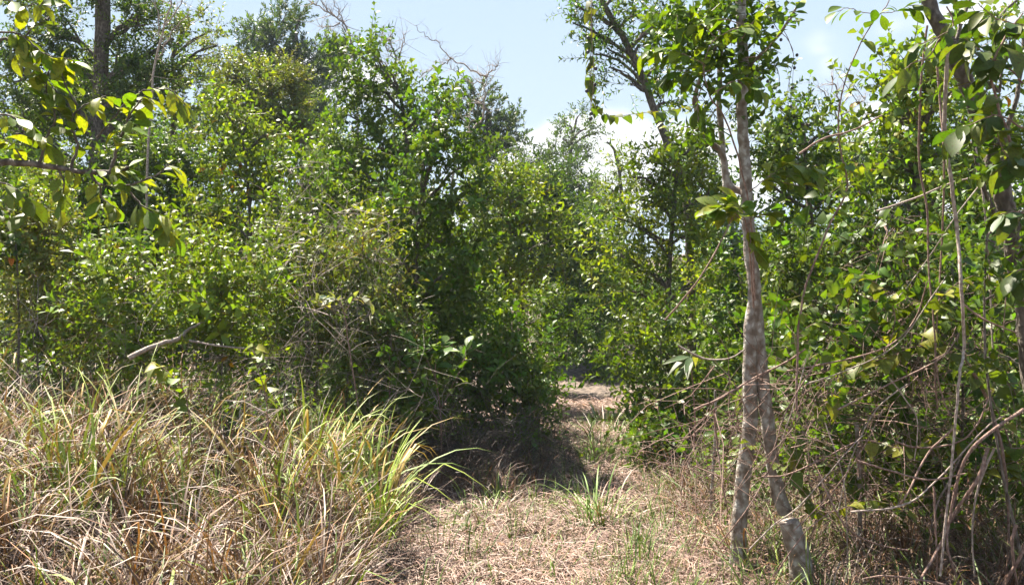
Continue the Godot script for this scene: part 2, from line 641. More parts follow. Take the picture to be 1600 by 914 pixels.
func make_materials() -> void:
	var m := StandardMaterial3D.new()
	m.vertex_color_use_as_albedo = true
	m.roughness = 0.44
	m.metallic_specular = 0.42
	m.backlight_enabled = true
	m.backlight = Color(0.98, 1.0, 0.45)
	m.cull_mode = BaseMaterial3D.CULL_DISABLED
	mats.leaf = m
	# blades of the single leaves: midrib, side veins, blotches and brown spots, in three patterns
	mats.veined = []
	for j in 3:
		var n := FastNoiseLite.new()
		n.seed = 60 + j
		n.frequency = 0.03
		n.fractal_octaves = 4
		var im := Image.create(96, 160, false, Image.FORMAT_RGB8)
		for y in 160:
			for x in 96:
				var side := absf(x - 47.5) / 47.5
				var q := fposmod(y / 160.0 * 9.0 - side * 1.6, 1.0)
				var vein := maxf(smoothstep(0.055, 0.02, side), smoothstep(0.14, 0.04, minf(q, 1.0 - q)) * 0.55)
				var f := n.get_noise_2d(x, y)
				var base := Color(0.93, 0.93, 0.93) * (1.0 + 0.22 * f)
				base = base.lerp(Color(1.0, 1.0, 0.92), vein)
				var spot := n.get_noise_2d(x * 2.6 + 300.0, y * 2.6)
				base = base.lerp(Color(0.95, 0.62, 0.40), smoothstep(0.36, 0.46, spot) * 0.85)
				base = base.lerp(Color(0.85, 0.55, 0.35), smoothstep(0.32, 0.55, n.get_noise_2d(x * 0.7, y * 0.7 + 200.0) + 0.35 * (side - 0.75)) * 0.8)
				base.a = 1.0
				im.set_pixel(x, y, base)
		var lm: StandardMaterial3D = m.duplicate()
		lm.albedo_texture = ImageTexture.create_from_image(im)
		lm.roughness = 0.5
		mats.veined.append(lm)
	m = StandardMaterial3D.new()
	m.vertex_color_use_as_albedo = true
	m.roughness = 0.62
	m.backlight_enabled = true
	m.backlight = Color(0.6, 0.6, 0.42)
	m.cull_mode = BaseMaterial3D.CULL_DISABLED
	mats.grass = m
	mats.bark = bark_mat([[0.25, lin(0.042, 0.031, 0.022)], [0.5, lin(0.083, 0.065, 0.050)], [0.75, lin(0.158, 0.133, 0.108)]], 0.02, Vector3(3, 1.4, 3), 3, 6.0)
	mats.pale = bark_mat([[0.28, lin(0.108, 0.079, 0.056)], [0.42, lin(0.166, 0.133, 0.104)], [0.56, lin(0.207, 0.178, 0.149)], [0.66, lin(0.249, 0.232, 0.203)], [0.72, lin(0.349, 0.340, 0.307)]], 0.011, Vector3(3.0, 2.3, 3.0), 11, 8.0)
	mats.dead = bark_mat([[0.3, lin(0.166, 0.124, 0.100)], [0.6, lin(0.315, 0.257, 0.216)], [0.8, lin(0.415, 0.365, 0.315)]], 0.03, Vector3(4, 2, 4), 19, 3.0)
	mats.liana = bark_mat([[0.3, lin(0.108, 0.062, 0.046)], [0.6, lin(0.224, 0.141, 0.108)], [0.8, lin(0.299, 0.216, 0.174)]], 0.03, Vector3(5, 2, 5), 23, 4.0)
	m = StandardMaterial3D.new()
	m.albedo_texture = noise_tex(0.02, [[0.25, lin(0.042, 0.030, 0.022)], [0.5, lin(0.091, 0.066, 0.050)], [0.75, lin(0.158, 0.120, 0.091)]], 31)
	m.normal_enabled = true
	m.normal_texture = noise_tex(0.05, [], 33, true, 8.0)
	m.uv1_triplanar = true
	m.uv1_world_triplanar = true
	m.uv1_scale = Vector3(0.9, 0.9, 0.9)
	m.roughness = 0.95
	mats.soil = m

# ---------------------------------------------------------------- sky
func make_sky() -> Sky:
	var n := FastNoiseLite.new()
	n.seed = 2912
	n.frequency = 3.6
	n.fractal_octaves = 5
	n.fractal_gain = 0.55
	var w := 1024
	var h := 512
	var im := Image.create(w, h, false, Image.FORMAT_RGBF)
	for y in h:
		var el := (0.5 - (y + 0.5) / h) * PI
		var e := maxf(el, 0.0)
		var up := clampf(1.0 - sin(e), 0, 1)
		var blue := Color(0.076, 0.120, 0.205).lerp(Color(0.170, 0.202, 0.227), pow(up, 1.2))
		for x in w:
			var az := (x + 0.5) / w * TAU
			var dv := Vector3(cos(el) * sin(az), sin(el) * 2.2, -cos(el) * cos(az))
			var f := n.get_noise_3d(dv.x, dv.y, dv.z) * 0.5 + 0.5
			var cover := smoothstep(0.54, 0.66, f + 0.06 * pow(up, 5.0) - 0.05 * e)
			im.set_pixel(x, y, blue.lerp(Color(0.275, 0.28, 0.282), cover * 0.95))
	var sm := PanoramaSkyMaterial.new()
	sm.panorama = ImageTexture.create_from_image(im)
	var s := Sky.new()
	s.sky_material = sm
	return s

# ================================================================ the scene
const LEAF_GREEN := Color(0.068, 0.115, 0.017)      # common broadleaf green
const LEAF_YELLOWISH := Color(0.110, 0.158, 0.019)  # thin yellow-green foliage
const LEAF_GREYISH := Color(0.112, 0.145, 0.035)    # hairy grey-green weeds
const LEAF_EVERGREEN := Color(0.043, 0.076, 0.017)  # leathery evergreen foliage

func _ready() -> void:
	rng.seed = 4711
	hn.seed = 9
	hn.frequency = 0.02
	# camera
	var cam := Camera3D.new()
	cam.name = "camera"
	cam.fov = rad_to_deg(2.0 * atan(457.0 / F))
	cam.position = Vector3(0, EYE, 0)
	cam.rotation.x = PITCH
	cam.near = 0.05
	cam.far = 900.0
	add_child(cam)
	cam.current = true
	# air and sky
	var e := Environment.new()
	e.background_mode = Environment.BG_SKY
	e.sky = make_sky()
	e.background_energy_multiplier = 1.0
	e.tonemap_mode = Environment.TONE_MAPPER_LINEAR
	e.tonemap_exposure = 4.9
	e.fog_enabled = true
	e.fog_density = 0.0007
	e.fog_light_color = Color(0.86, 0.92, 1.0)
	e.sdfgi_enabled = true
	e.ssao_enabled = true
	e.ssil_enabled = true
	var we := WorldEnvironment.new()
	we.name = "world_environment"
	we.environment = e
	add_child(we)
	# high sun ahead of the camera, off to one side: leaves glow from behind and stems carry a bright rim
	var sun := DirectionalLight3D.new()
	sun.name = "sun"
	var az := deg_to_rad(38.0)
	var el := deg_to_rad(58.0)
	var to_sun := Vector3(-sin(az) * cos(el), sin(el), -cos(az) * cos(el))
	sun.look_at_from_position(to_sun * 50.0, Vector3.ZERO, Vector3.UP)
	sun.light_energy = 1.6
	sun.light_color = Color(1.0, 0.96, 0.90)
	sun.light_angular_distance = 0.5
	sun.shadow_enabled = true
	add_child(sun)

	make_materials()
	for k in KIND:
		make_sprays(k, 3, 2)
		make_sprays(k, 3, 3)
	build_ground()
	build_far_trees()
	build_middle_trees()
	build_shrubs()
	build_near()
	build_grass()
	print("joined triangles ", tris)

func build_ground() -> void:
	var xs := []
	var v := -260.0
	while v < 260.0:
		xs.append(v)
		v += 0.15 if absf(v) < 4.0 else (0.6 if absf(v) < 15 else (3.0 if absf(v) < 40 else 20.0))
	xs.append(260.0)
	var zs := []
	v = 12.0
	while v > -420.0:
		zs.append(v)
		var dd := -v
		v -= 0.15 if dd > 1.0 and dd < 15.0 else (0.8 if dd < 40 else 20.0)
	var st := SurfaceTool.new()
	st.begin(Mesh.PRIMITIVE_TRIANGLES)
	for z in zs:
		for x in xs:
			st.add_vertex(Vector3(x, ground_y(x, z), z))
	var w := xs.size()
	for j in zs.size() - 1:
		for i in w - 1:
			var a := j * w + i
			for q in [a, a + w, a + 1, a + 1, a + w, a + w + 1]:
				st.add_index(q)
	st.generate_normals()
	var o := part("ground", st.commit(), mats.soil, self)
	o.set_meta("kind", "structure")
	o.set_meta("label", "brown earth of the clearing and trail under the litter")
	o.set_meta("category", "ground")

func build_far_trees() -> void:
	plant({name = "evergreen_tree", label = "tall dark evergreen tree with lumpy double crown against the sky", kind = "tuft", d = 30.0, base = 470, w = 0.3, col = LEAF_EVERGREEN, lai = 5.0, size = 1.3, up = 0.8,
		clumps = [[398, 48, 26, 30], [385, 75, 22, 30], [440, 32, 30, 28], [468, 28, 16, 20], [430, 80, 45, 40], [405, 105, 40, 30], [478, 100, 40, 45], [520, 95, 28, 45], [500, 130, 40, 40], [465, 150, 40, 50], [540, 80, 16, 28], [490, 190, 50, 50]]})
	plant({name = "evergreen_tree", label = "dark round evergreen tree with a lower side lobe beneath the bare branch", kind = "tuft", d = 27.0, base = 760, w = 0.3, col = LEAF_EVERGREEN, lai = 5.0, size = 1.25, up = 0.8,
		clumps = [[745, 155, 28, 24], [728, 180, 30, 30], [765, 180, 24, 30], [755, 215, 35, 35], [795, 200, 26, 22], [806, 215, 18, 16], [780, 235, 28, 20], [740, 245, 35, 30]]})
	plant({name = "airy_tree", label = "hazy thin-crowned tree rising above the trail's end", kind = "mid", d = 34.0, base = 890, w = 0.12, col = LEAF_GREEN, lai = 2.6, size = 1.6,
		trunk = [[888, 300], [893, 230], [900, 190]], clumps = [[905, 180, 22, 12], [890, 195, 22, 12], [915, 200, 22, 14], [880, 215, 18, 12], [935, 207, 8, 8], [895, 225, 30, 14], [870, 240, 28, 14], [910, 245, 24, 16]]})
	plant({name = "drooping_tree", label = "dark tree with drooping shoots before the thin-crowned tree", kind = "lance", d = 24.0, base = 850, w = 0.12, col = LEAF_EVERGREEN, lai = 4.0, size = 1.9, up = -0.2,
		clumps = [[835, 250, 14, 26], [818, 262, 12, 24], [852, 268, 16, 30], [880, 270, 30, 26], [905, 290, 34, 24], [860, 300, 40, 30], [930, 310, 24, 20], [880, 335, 50, 34]]})
	plant({name = "snag_tree", label = "bent snag draped with climbers beside the bright cloud", kind = "small", d = 22.0, base = 975, w = 0.07, col = LEAF_GREEN, lai = 3.0, size = 1.5, up = -0.3,
		trunk = [[972, 330], [968, 270], [960, 235], [948, 222]], clumps = [[962, 245, 8, 16], [968, 270, 10, 20], [942, 290, 12, 20], [975, 300, 18, 20], [950, 325, 26, 22]]})
	# trees on the rising ground behind, one beside the other
	var back := [[40, 21.0, 150, 120], [190, 23.0, 120, 130], [330, 20.0, 150, 90], [560, 20.0, 230, 90], [690, 22.0, 290, 80], [1010, 19.0, 330, 90], [1130, 18.0, 250, 100], [1260, 17.0, 250, 80], [1400, 18.0, 230, 110], [1540, 17.0, 180, 120]]
	var where := ["behind the tall trunk beyond the grass", "filling the slope behind the tall trunk", "under the pale bushy tree's crown", "below the double-crowned evergreen", "behind the small tree at the trail's bend", "beyond the leaning tree's foot", "behind the pale forked trunk", "in the gap under the fruiting vine", "behind the crooked trunk's hanging vines", "behind the crooked trunk's big dark leaves"]
	for i in back.size():
		var b = back[i]
		var cl := []
		for j in 7:
			cl.append([b[0] + rf(-70, 70), b[2] + rf(-10, 200), rf(40, 65), rf(35, 55)])
		plant({name = "forest_tree", label = "leafy forest tree " + where[i], group = "trees closing off the back of the clearing", kind = "mid", d = b[1], base = b[0], w = 0.12, col = LEAF_GREEN if i % 2 else LEAF_GREEN, lai = 4.0, size = 1.5, clumps = cl})

func build_middle_trees() -> void:
	plant({name = "tall_tree", label = "tall tree with straight grey trunk rising behind the yellowing leaves", kind = "small", d = 12.0, base = 150, w = 0.12, thin = 0.75, col = LEAF_GREEN, lai = 4.0, size = 1.2, bark = "bark", lone = 40,
		trunk = [[150, 330], [153, 200], [157, 100], [160, 0], [164, -180]],
		clumps = [[60, 30, 60, 45], [110, 95, 40, 60], [25, 100, 50, 50], [90, 170, 70, 50], [215, 30, 45, 45], [200, 95, 40, 50], [240, 110, 40, 40], [215, 160, 60, 40], [120, -60, 120, 60], [30, 200, 60, 60], [270, 60, 20, 40], [180, 215, 60, 40]]})
	plant({name = "open_tree", label = "thin open tree with forked bare limb beside the sky gap", kind = "small", d = 13.0, base = 268, w = 0.06, col = LEAF_GREYISH, lai = 2.4, size = 1.1, lone = 20,
		trunk = [[268, 300], [270, 140], [268, 90]], clumps = [[300, 35, 28, 20], [325, 50, 22, 22], [340, 70, 14, 16], [280, 65, 26, 18], [310, 90, 24, 16], [260, 110, 40, 30], [300, 130, 40, 30], [295, 170, 50, 30]]})
	plant({name = "bushy_tree", label = "pale bushy tree heaped up before the double-crowned evergreen", kind = "small", d = 14.0, base = 410, w = 0.08, col = LEAF_GREYISH, lai = 4.5, size = 1.2, up = 0.6, lone = 40,
		clumps = [[350, 115, 30, 26], [390, 115, 38, 24], [430, 115, 34, 24], [460, 130, 22, 26], [365, 155, 45, 36], [420, 160, 50, 36], [465, 170, 26, 40], [440, 210, 50, 40], [480, 215, 18, 40]]})
	plant({name = "yellowing_tree", label = "small tree with many yellow leaves above the weeds", kind = "mid", d = 9.5, base = 372, w = 0.035, col = LEAF_YELLOWISH, lai = 3.6, up = 0.3, lone = 90, turned = 40,
		clumps = [[350, 175, 28, 26], [385, 185, 34, 28], [420, 205, 30, 26], [340, 215, 34, 34], [380, 235, 40, 36], [425, 250, 30, 30], [350, 275, 45, 36], [400, 290, 40, 34], [375, 330, 46, 34], [330, 335, 40, 36], [425, 335, 40, 36], [370, 380, 50, 36]]})
	plant({name = "slender_tree", label = "slender tree with dense glossy crown topped by a leafy spire", kind = "mid", d = 10.0, base = 640, w = 0.05, col = LEAF_GREEN, lai = 4.2, lone = 100, size = 0.95,
		trunk = [[645, 540], [632, 400], [630, 300], [636, 220], [625, 150]],
		clumps = [[555, 85, 20, 30], [575, 75, 16, 16], [560, 130, 30, 34], [610, 115, 30, 22], [640, 145, 30, 30], [600, 165, 42, 34], [545, 180, 34, 40], [650, 200, 40, 40], [590, 230, 50, 40], [530, 245, 34, 44], [560, 290, 46, 36], [680, 170, 22, 34], [520, 320, 40, 40], [590, 330, 46, 40], [550, 370, 46, 36], [610, 290, 40, 40]]})
	plant({name = "shady_tree", label = "dark leafy tree standing over the shaded hollow beside the trail", kind = "mid", d = 7.7, base = 668, w = 0.045, col = LEAF_GREEN, lai = 6.4, lone = 120, size = 0.9,
		trunk = [[668, 640], [660, 520], [650, 420], [655, 330]],
		clumps = [[690, 165, 18, 26], [700, 215, 36, 34], [735, 250, 34, 34], [670, 265, 40, 40], [720, 310, 48, 40], [640, 325, 46, 44], [690, 375, 60, 44], [620, 405, 48, 44], [735, 400, 34, 50], [670, 450, 60, 44], [620, 480, 40, 44], [720, 480, 36, 44], [680, 540, 56, 44]]})
	plant({name = "lime_tree", label = "yellow-green small tree leaning over the bend of the trail", kind = "mid", d = 10.5, base = 830, w = 0.04, col = LEAF_YELLOWISH, lai = 3.6, lone = 110, size = 0.95,
		trunk = [[815, 600], [790, 470], [795, 380], [800, 320]],
		clumps = [[760, 275, 32, 20], [795, 285, 34, 24], [830, 305, 26, 22], [850, 330, 26, 24], [775, 330, 40, 34], [815, 360, 44, 34], [860, 375, 30, 30], [780, 400, 40, 34], [830, 420, 44, 30], [880, 410, 22, 26], [790, 460, 36, 30]]})
	plant({name = "leaning_tree", label = "dark-stemmed leaning tree with twin boles and small round leaves", kind = "small", d = 9.4, base = 1085, w = 0.05, thin = 0.6, col = LEAF_GREEN, lai = 2.6, lone = 60, bark = "bark",
		trunk = [[1075, 330], [1050, 240], [1022, 170], [1000, 110], [972, 55], [945, 10], [930, -40]],
		clumps = [[895, 35, 18, 14], [920, 45, 18, 16], [940, 30, 16, 16], [930, 85, 16, 18], [950, 75, 18, 20], [955, 105, 12, 10], [990, 25, 30, 24], [1025, 40, 26, 28], [1000, 70, 22, 20], [1010, 130, 22, 16], [985, 130, 10, 10], [1040, 100, 26, 30], [1060, 30, 30, 30], [1040, 160, 26, 26], [980, -20, 50, 24], [900, 10, 14, 12]]})
	plant({name = "trailside_tree", label = "bright leafy tree with pair of thin trunks where the trail vanishes", kind = "mid", d = 8.6, base = 1045, w = 0.045, col = LEAF_YELLOWISH, lai = 4.0, lone = 130, size = 0.95,
		trunk = [[1045, 560], [1045, 450], [1052, 340], [1060, 250]],
		clumps = [[1010, 250, 28, 24], [985, 275, 22, 20], [1045, 235, 30, 36], [1085, 230, 30, 40], [1000, 310, 36, 30], [1050, 300, 40, 36], [965, 340, 26, 26], [1010, 365, 44, 34], [1070, 370, 40, 40], [970, 400, 30, 34], [1020, 425, 46, 36], [1085, 440, 36, 40], [975, 455, 30, 30], [1110, 300, 26, 50]]})
	plant({name = "glossy_tree", label = "glossy-leaved tree reaching the sky behind the hanging vine stems", kind = "mid", d = 7.0, base = 1440, w = 0.05, col = LEAF_YELLOWISH, lai = 4.0, lone = 160, turned = 14, size = 1.05,
		clumps = [[1395, 115, 26, 16], [1420, 100, 26, 16], [1380, 145, 30, 20], [1430, 140, 34, 26], [1370, 180, 30, 22], [1410, 185, 36, 30], [1460, 170, 34, 34], [1480, 100, 26, 26], [1540, 40, 40, 26], [1510, 130, 34, 40], [1390, 235, 44, 34], [1450, 240, 44, 40], [1510, 220, 40, 44], [1560, 160, 40, 50], [1420, 300, 60, 34], [1350, 260, 34, 30], [1490, 310, 50, 40], [1560, 260, 50, 50]]})
	plant({name = "screen_tree", label = "dense green tree beside the pale forked trunk under the fruiting vine", kind = "mid", d = 8.5, base = 1260, w = 0.05, col = LEAF_GREEN, lai = 4.6, lone = 120, size = 0.95,
		clumps = [[1210, 160, 20, 22], [1235, 180, 26, 26], [1205, 215, 26, 36], [1265, 195, 26, 22], [1300, 205, 26, 18], [1240, 240, 40, 34], [1300, 245, 40, 30], [1200, 285, 34, 44], [1260, 300, 46, 40], [1320, 300, 40, 40], [1230, 360, 50, 44], [1300, 370, 50, 44]]})

func build_shrubs() -> void:
	plant({name = "trailside_shrub", label = "tangled shrub on the shaded bank at the trail's inside bend", kind = "small", d = 7.5, base = 790, w = 0.02, col = LEAF_GREEN, lai = 4.6, lone = 100, size = 0.9,
		clumps = [[750, 560, 44, 40], [800, 545, 40, 40], [840, 580, 34, 36], [730, 610, 50, 36], [790, 620, 50, 36], [840, 625, 30, 34], [810, 665, 40, 30], [750, 665, 46, 34], [700, 640, 40, 36], [830, 690, 26, 22], [780, 700, 40, 24]]})
	plant({name = "lime_shrub", label = "slim leafy sapling standing in the gap over the shaded bank", kind = "mid", d = 8.4, base = 800, w = 0.015, col = LEAF_GREEN, lai = 2.6, lone = 60, size = 0.9,
		clumps = [[760, 500, 34, 30], [800, 480, 40, 34], [840, 500, 34, 30], [790, 530, 40, 30], [745, 540, 30, 24], [840, 540, 26, 24]]})
	plant({name = "dark_shrub", label = "dark shrub in the shade where the trail disappears", kind = "mid", d = 14.5, base = 900, w = 0.03, col = LEAF_GREEN, lai = 5.0, size = 1.1,
		clumps = [[895, 360, 36, 30], [930, 380, 30, 34], [900, 420, 40, 36], [935, 440, 30, 36], [880, 470, 36, 30], [925, 500, 34, 34], [880, 515, 30, 26], [900, 550, 30, 20], [960, 540, 26, 40]]})
	plant({name = "bend_shrub", label = "sunlit low shrub beside the trail before the dark opening", kind = "small", d = 11.5, base = 870, w = 0.015, col = LEAF_GREEN, lai = 4.5, lone = 60,
		clumps = [[865, 470, 34, 30], [890, 500, 26, 26], [855, 530, 34, 30], [870, 565, 20, 24], [845, 590, 28, 24]]})
	plant({name = "bank_shrub", label = "bright shrub hugging the trail opposite the shaded bank", kind = "mid", d = 7.4, base = 1030, w = 0.02, col = LEAF_GREEN, lai = 3.8, lone = 160, size = 0.8,
		clumps = [[985, 545, 22, 24], [1005, 510, 34, 28], [1050, 500, 40, 30], [1095, 530, 36, 36], [995, 590, 24, 26], [1025, 570, 40, 34], [1075, 590, 40, 36], [1000, 625, 34, 26], [1050, 640, 44, 34], [1095, 650, 36, 40], [990, 655, 20, 24]]})
	plant({name = "leafy_shrub", label = "dark leafy base shrub under the bright trailside shrub", kind = "small", d = 6.9, base = 1040, w = 0.015, col = LEAF_GREEN, lai = 4.6, lone = 80, size = 0.95,
		clumps = [[990, 690, 26, 24], [1025, 690, 36, 34], [1070, 690, 36, 36], [1105, 720, 30, 34], [1040, 725, 34, 20]]})
	plant({name = "added_shade_tree", label = "added tree behind the yellow-green small tree, shading the trail's far end", cat = "tree", kind = "mid", d = 14.5, base = 820, w = 0.06, col = LEAF_GREEN, lai = 6.5, size = 1.15,
		clumps = [[770, 300, 46, 36], [805, 285, 40, 30], [840, 300, 40, 34], [815, 310, 46, 40], [860, 335, 44, 40], [790, 370, 50, 40], [840, 385, 50, 40], [885, 390, 40, 40], [760, 420, 46, 40], [820, 440, 50, 40], [870, 450, 40, 40]]})  # tree added to throw shade on the far end of the trail
	# the wall of shrubs behind the vine tangle
	plant({name = "thicket_shrub", label = "small-leaved thicket shrub just behind the pale forked trunk", kind = "small", d = 7.0, base = 1235, w = 0.02, col = LEAF_GREEN, lai = 4.6, lone = 100,
		clumps = [[1215, 420, 40, 44], [1265, 410, 44, 40], [1230, 490, 44, 44], [1290, 470, 44, 40], [1250, 560, 46, 40], [1300, 540, 44, 40], [1200, 560, 30, 40]]})
	plant({name = "thicket_shrub", label = "dark thicket shrub under the glossy-leaved tree", kind = "mid", d = 6.6, base = 1370, w = 0.02, col = LEAF_GREEN, lai = 4.6, lone = 120, size = 0.9,
		clumps = [[1330, 360, 44, 40], [1390, 350, 44, 40], [1350, 430, 50, 44], [1420, 410, 50, 44], [1380, 490, 50, 44], [1330, 500, 40, 40], [1420, 480, 40, 40]]})
	plant({name = "thicket_shrub", label = "dark broad-leaved thicket shrub behind the crooked trunk", kind = "mid", d = 6.2, base = 1520, w = 0.02, col = LEAF_GREEN, lai = 4.6, lone = 120, size = 0.95,
		clumps = [[1470, 370, 44, 44], [1530, 350, 50, 44], [1580, 340, 40, 60], [1500, 440, 50, 44], [1560, 430, 50, 50], [1600, 480, 40, 60], [1480, 500, 40, 40], [1540, 520, 50, 44]]})
	plant({name = "thicket_shrub", label = "shadowed thicket shrub low down behind the arching dry vines", kind = "small", d = 5.9, base = 1400, w = 0.018, col = LEAF_GREEN, lai = 4.0, lone = 120, size = 0.95,
		clumps = [[1310, 610, 44, 44], [1370, 580, 44, 40], [1430, 600, 50, 44], [1350, 670, 44, 40], [1410, 680, 50, 44], [1300, 690, 34, 34], [1450, 740, 46, 36], [1380, 745, 40, 30]]})
	plant({name = "thicket_shrub", label = "shadowed thicket shrub low down beside the pale bent stems", kind = "mid", d = 5.6, base = 1540, w = 0.018, col = LEAF_GREEN, lai = 4.0, lone = 120, size = 0.85,
		clumps = [[1500, 610, 46, 44], [1560, 620, 46, 50], [1490, 690, 44, 44], [1550, 710, 46, 50], [1600, 690, 40, 60], [1500, 780, 44, 40], [1570, 800, 46, 44], [1600, 860, 40, 40], [1520, 860, 46, 36]]})
	plant({name = "thicket_shrub", label = "large-leaved climber heaped over the dry lianas beside the pale forked trunk", kind = "vine", d = 4.9, base = 1300, w = 0.012, col = LEAF_GREEN, lai = 2.2, lone = 70, size = 0.9, up = -0.2,
		clumps = [[1270, 470, 40, 40], [1330, 440, 40, 36], [1300, 530, 40, 40], [1360, 520, 40, 36], [1290, 620, 44, 40], [1350, 610, 40, 40], [1260, 560, 34, 34]]})
	plant({name = "thicket_shrub", label = "large-leaved climber heaped under the crooked trunk", kind = "vine", d = 4.7, base = 1480, w = 0.012, col = LEAF_GREEN, lai = 2.4, lone = 80, size = 1.0, up = -0.2,
		clumps = [[1420, 440, 44, 40], [1490, 420, 44, 40], [1560, 430, 40, 44], [1440, 540, 50, 40], [1520, 530, 50, 44], [1580, 560, 40, 44], [1470, 630, 44, 40], [1540, 640, 44, 44], [1410, 640, 40, 34]]})
	plant({name = "thicket_shrub", label = "low leafy climber spread behind the pale bent stems", kind = "big", d = 4.9, base = 1500, w = 0.012, col = LEAF_GREEN, lai = 3.4, lone = 90, size = 0.7, up = 0.1,
		clumps = [[1400, 720, 44, 36], [1470, 720, 44, 40], [1540, 740, 44, 40], [1590, 770, 40, 44], [1430, 790, 40, 30], [1510, 830, 44, 34], [1340, 740, 36, 34]]})
	var rear := [["deep in the thicket behind the pale forked trunk", 9.5, 1180, [[1150, 420, 60, 50], [1200, 450, 60, 50], [1160, 520, 60, 50], [1140, 600, 50, 50], [1200, 600, 50, 50], [1130, 660, 50, 40]]],
		["deep in the thicket below the glossy-leaved tree", 8.6, 1330, [[1290, 440, 60, 50], [1350, 430, 60, 50], [1320, 520, 60, 50], [1390, 520, 60, 50], [1300, 600, 60, 50], [1370, 610, 60, 50]]],
		["deep in the thicket behind the crooked trunk", 8.0, 1500, [[1450, 420, 60, 50], [1530, 410, 60, 60], [1480, 500, 60, 50], [1560, 500, 60, 60], [1460, 590, 60, 50], [1550, 600, 60, 60], [1600, 430, 40, 60]]],
		["low behind the dark leafy tree over the hollow", 12.0, 700, [[640, 420, 60, 44], [700, 410, 60, 44], [760, 430, 56, 44], [660, 470, 60, 40], [730, 480, 60, 40], [600, 440, 50, 40]]],
		["closing the trail's far end", 12.9, 935, [[912, 578, 20, 16], [948, 572, 22, 20], [930, 550, 26, 18], [960, 600, 16, 14]]],
		["low behind the greyish weeds and dead twigs", 11.0, 480, [[420, 400, 60, 44], [480, 400, 60, 44], [540, 420, 60, 44], [500, 350, 50, 40], [440, 340, 50, 40]]],
		["low behind the yellow-green weed clump", 11.5, 200, [[60, 360, 60, 50], [140, 360, 60, 50], [220, 350, 60, 50], [300, 360, 60, 44], [20, 300, 60, 50]]],
		["beyond the trail's end in deep shade", 16.5, 950, [[900, 470, 50, 44], [960, 460, 50, 44], [1010, 470, 50, 44], [930, 530, 50, 40], [990, 540, 50, 40], [860, 520, 40, 40], [1050, 520, 50, 40]]]]
	for w in rear:
		plant({name = "deep_shrub", inst = true, label = "dark shrub " + w[0], group = "shrubs deep in the thicket", kind = "mid", d = w[1], base = w[2], w = 0.03, col = LEAF_GREEN, lai = 4.5, size = 1.1, clumps = w[3]})
	plant({name = "trunk_climber", label = "leafy climber clothing the crooked trunk from top to foot", cat = "vine", kind = "mid", d = 3.85, base = 1630, w = 0.008, col = LEAF_GREEN, lai = 2.0, lone = 60, size = 0.75, up = -0.1,
		clumps = [[1500, 60, 44, 34], [1545, 130, 44, 50], [1580, 60, 44, 50], [1570, 230, 40, 50], [1590, 330, 40, 50], [1560, 390, 40, 40], [1595, 450, 36, 50], [1590, 560, 36, 50], [1525, 210, 34, 40]]})
	# weeds and climbers behind the tall grass
	var wl := [
		["heap of pale-leaved climbing weeds at the grass mound's far end", 7.2, 60, LEAF_GREYISH, [[20, 370, 50, 34], [80, 360, 44, 34], [40, 430, 60, 44], [110, 430, 44, 40], [30, 500, 60, 40], [100, 510, 50, 40]]],
		["yellow-green weed clump under the drooping oval leaves", 6.6, 190, LEAF_YELLOWISH, [[170, 440, 40, 34], [220, 460, 44, 34], [160, 500, 44, 34], [230, 520, 44, 34], [190, 560, 50, 30]]],
		["lime weed clump with upright shoots beside the grey fallen branch", 6.2, 330, LEAF_YELLOWISH, [[300, 420, 34, 30], [340, 450, 40, 34], [390, 430, 36, 34], [330, 500, 44, 34], [390, 490, 40, 34], [290, 520, 34, 34], [370, 550, 44, 30]]],
		["yellow-green weed clump beneath the small yellowing tree", 7.4, 420, LEAF_YELLOWISH, [[430, 380, 34, 30], [460, 420, 40, 34], [420, 450, 34, 30], [480, 470, 34, 34], [440, 510, 44, 34]]],
		["greyish weed clump among dead twigs before the slender tree", 7.0, 530, LEAF_GREYISH, [[520, 420, 40, 36], [570, 400, 40, 36], [540, 490, 46, 36], [590, 470, 36, 36], [500, 540, 40, 30], [560, 560, 44, 34]]],
		["dark weed clump at the edge of the shaded hollow", 6.8, 640, LEAF_GREEN, [[600, 530, 36, 36], [640, 570, 40, 36], [610, 610, 40, 34], [660, 630, 36, 34], [640, 680, 36, 34]]],
	]
	for w in wl:
		plant({name = "weed_clump", label = w[0], cat = "weeds", group = "weeds and climbers behind the tall grass", kind = "weed", d = w[1], base = w[2], w = 0.01, col = w[3], lai = 3.4, lone = 130, turned = 7, size = 0.9, up = 0.7, clumps = w[4]})
	var sap := [[70, 8.2, "LY", [[60, 300, 26, 30], [85, 270, 22, 26], [75, 340, 34, 30]]], [160, 7.6, "LG", [[150, 345, 26, 30], [175, 380, 30, 30], [140, 390, 30, 26]]], [300, 8.0, "LY", [[290, 330, 26, 34], [310, 370, 34, 30], [280, 390, 30, 26]]],
		[480, 8.0, "LG", [[470, 260, 26, 30], [490, 300, 30, 34], [465, 340, 34, 34], [500, 370, 34, 30]]], [560, 7.8, "LY", [[560, 330, 26, 34], [580, 370, 30, 34], [545, 400, 30, 30]]], [20, 7.0, "LG", [[10, 330, 26, 40], [30, 380, 34, 34]]]]
	var by := ["in front of the tall straight trunk", "under the drooping oval leaves", "before the small yellowing tree", "between the yellowing tree and the slender tree", "just before the slender tree's crown", "at the far end of the weeds"]
	for i in sap.size():
		var w = sap[i]
		plant({name = "sapling", label = "leafy sapling rising out of the weeds " + by[i], cat = "sapling", group = "saplings among the weeds", kind = "mid", d = w[1], base = w[0], w = 0.014, col = LEAF_YELLOWISH if w[2] == "LY" else LEAF_GREEN, lai = 3.2, lone = 40, turned = 3, size = 0.85, clumps = w[3]})
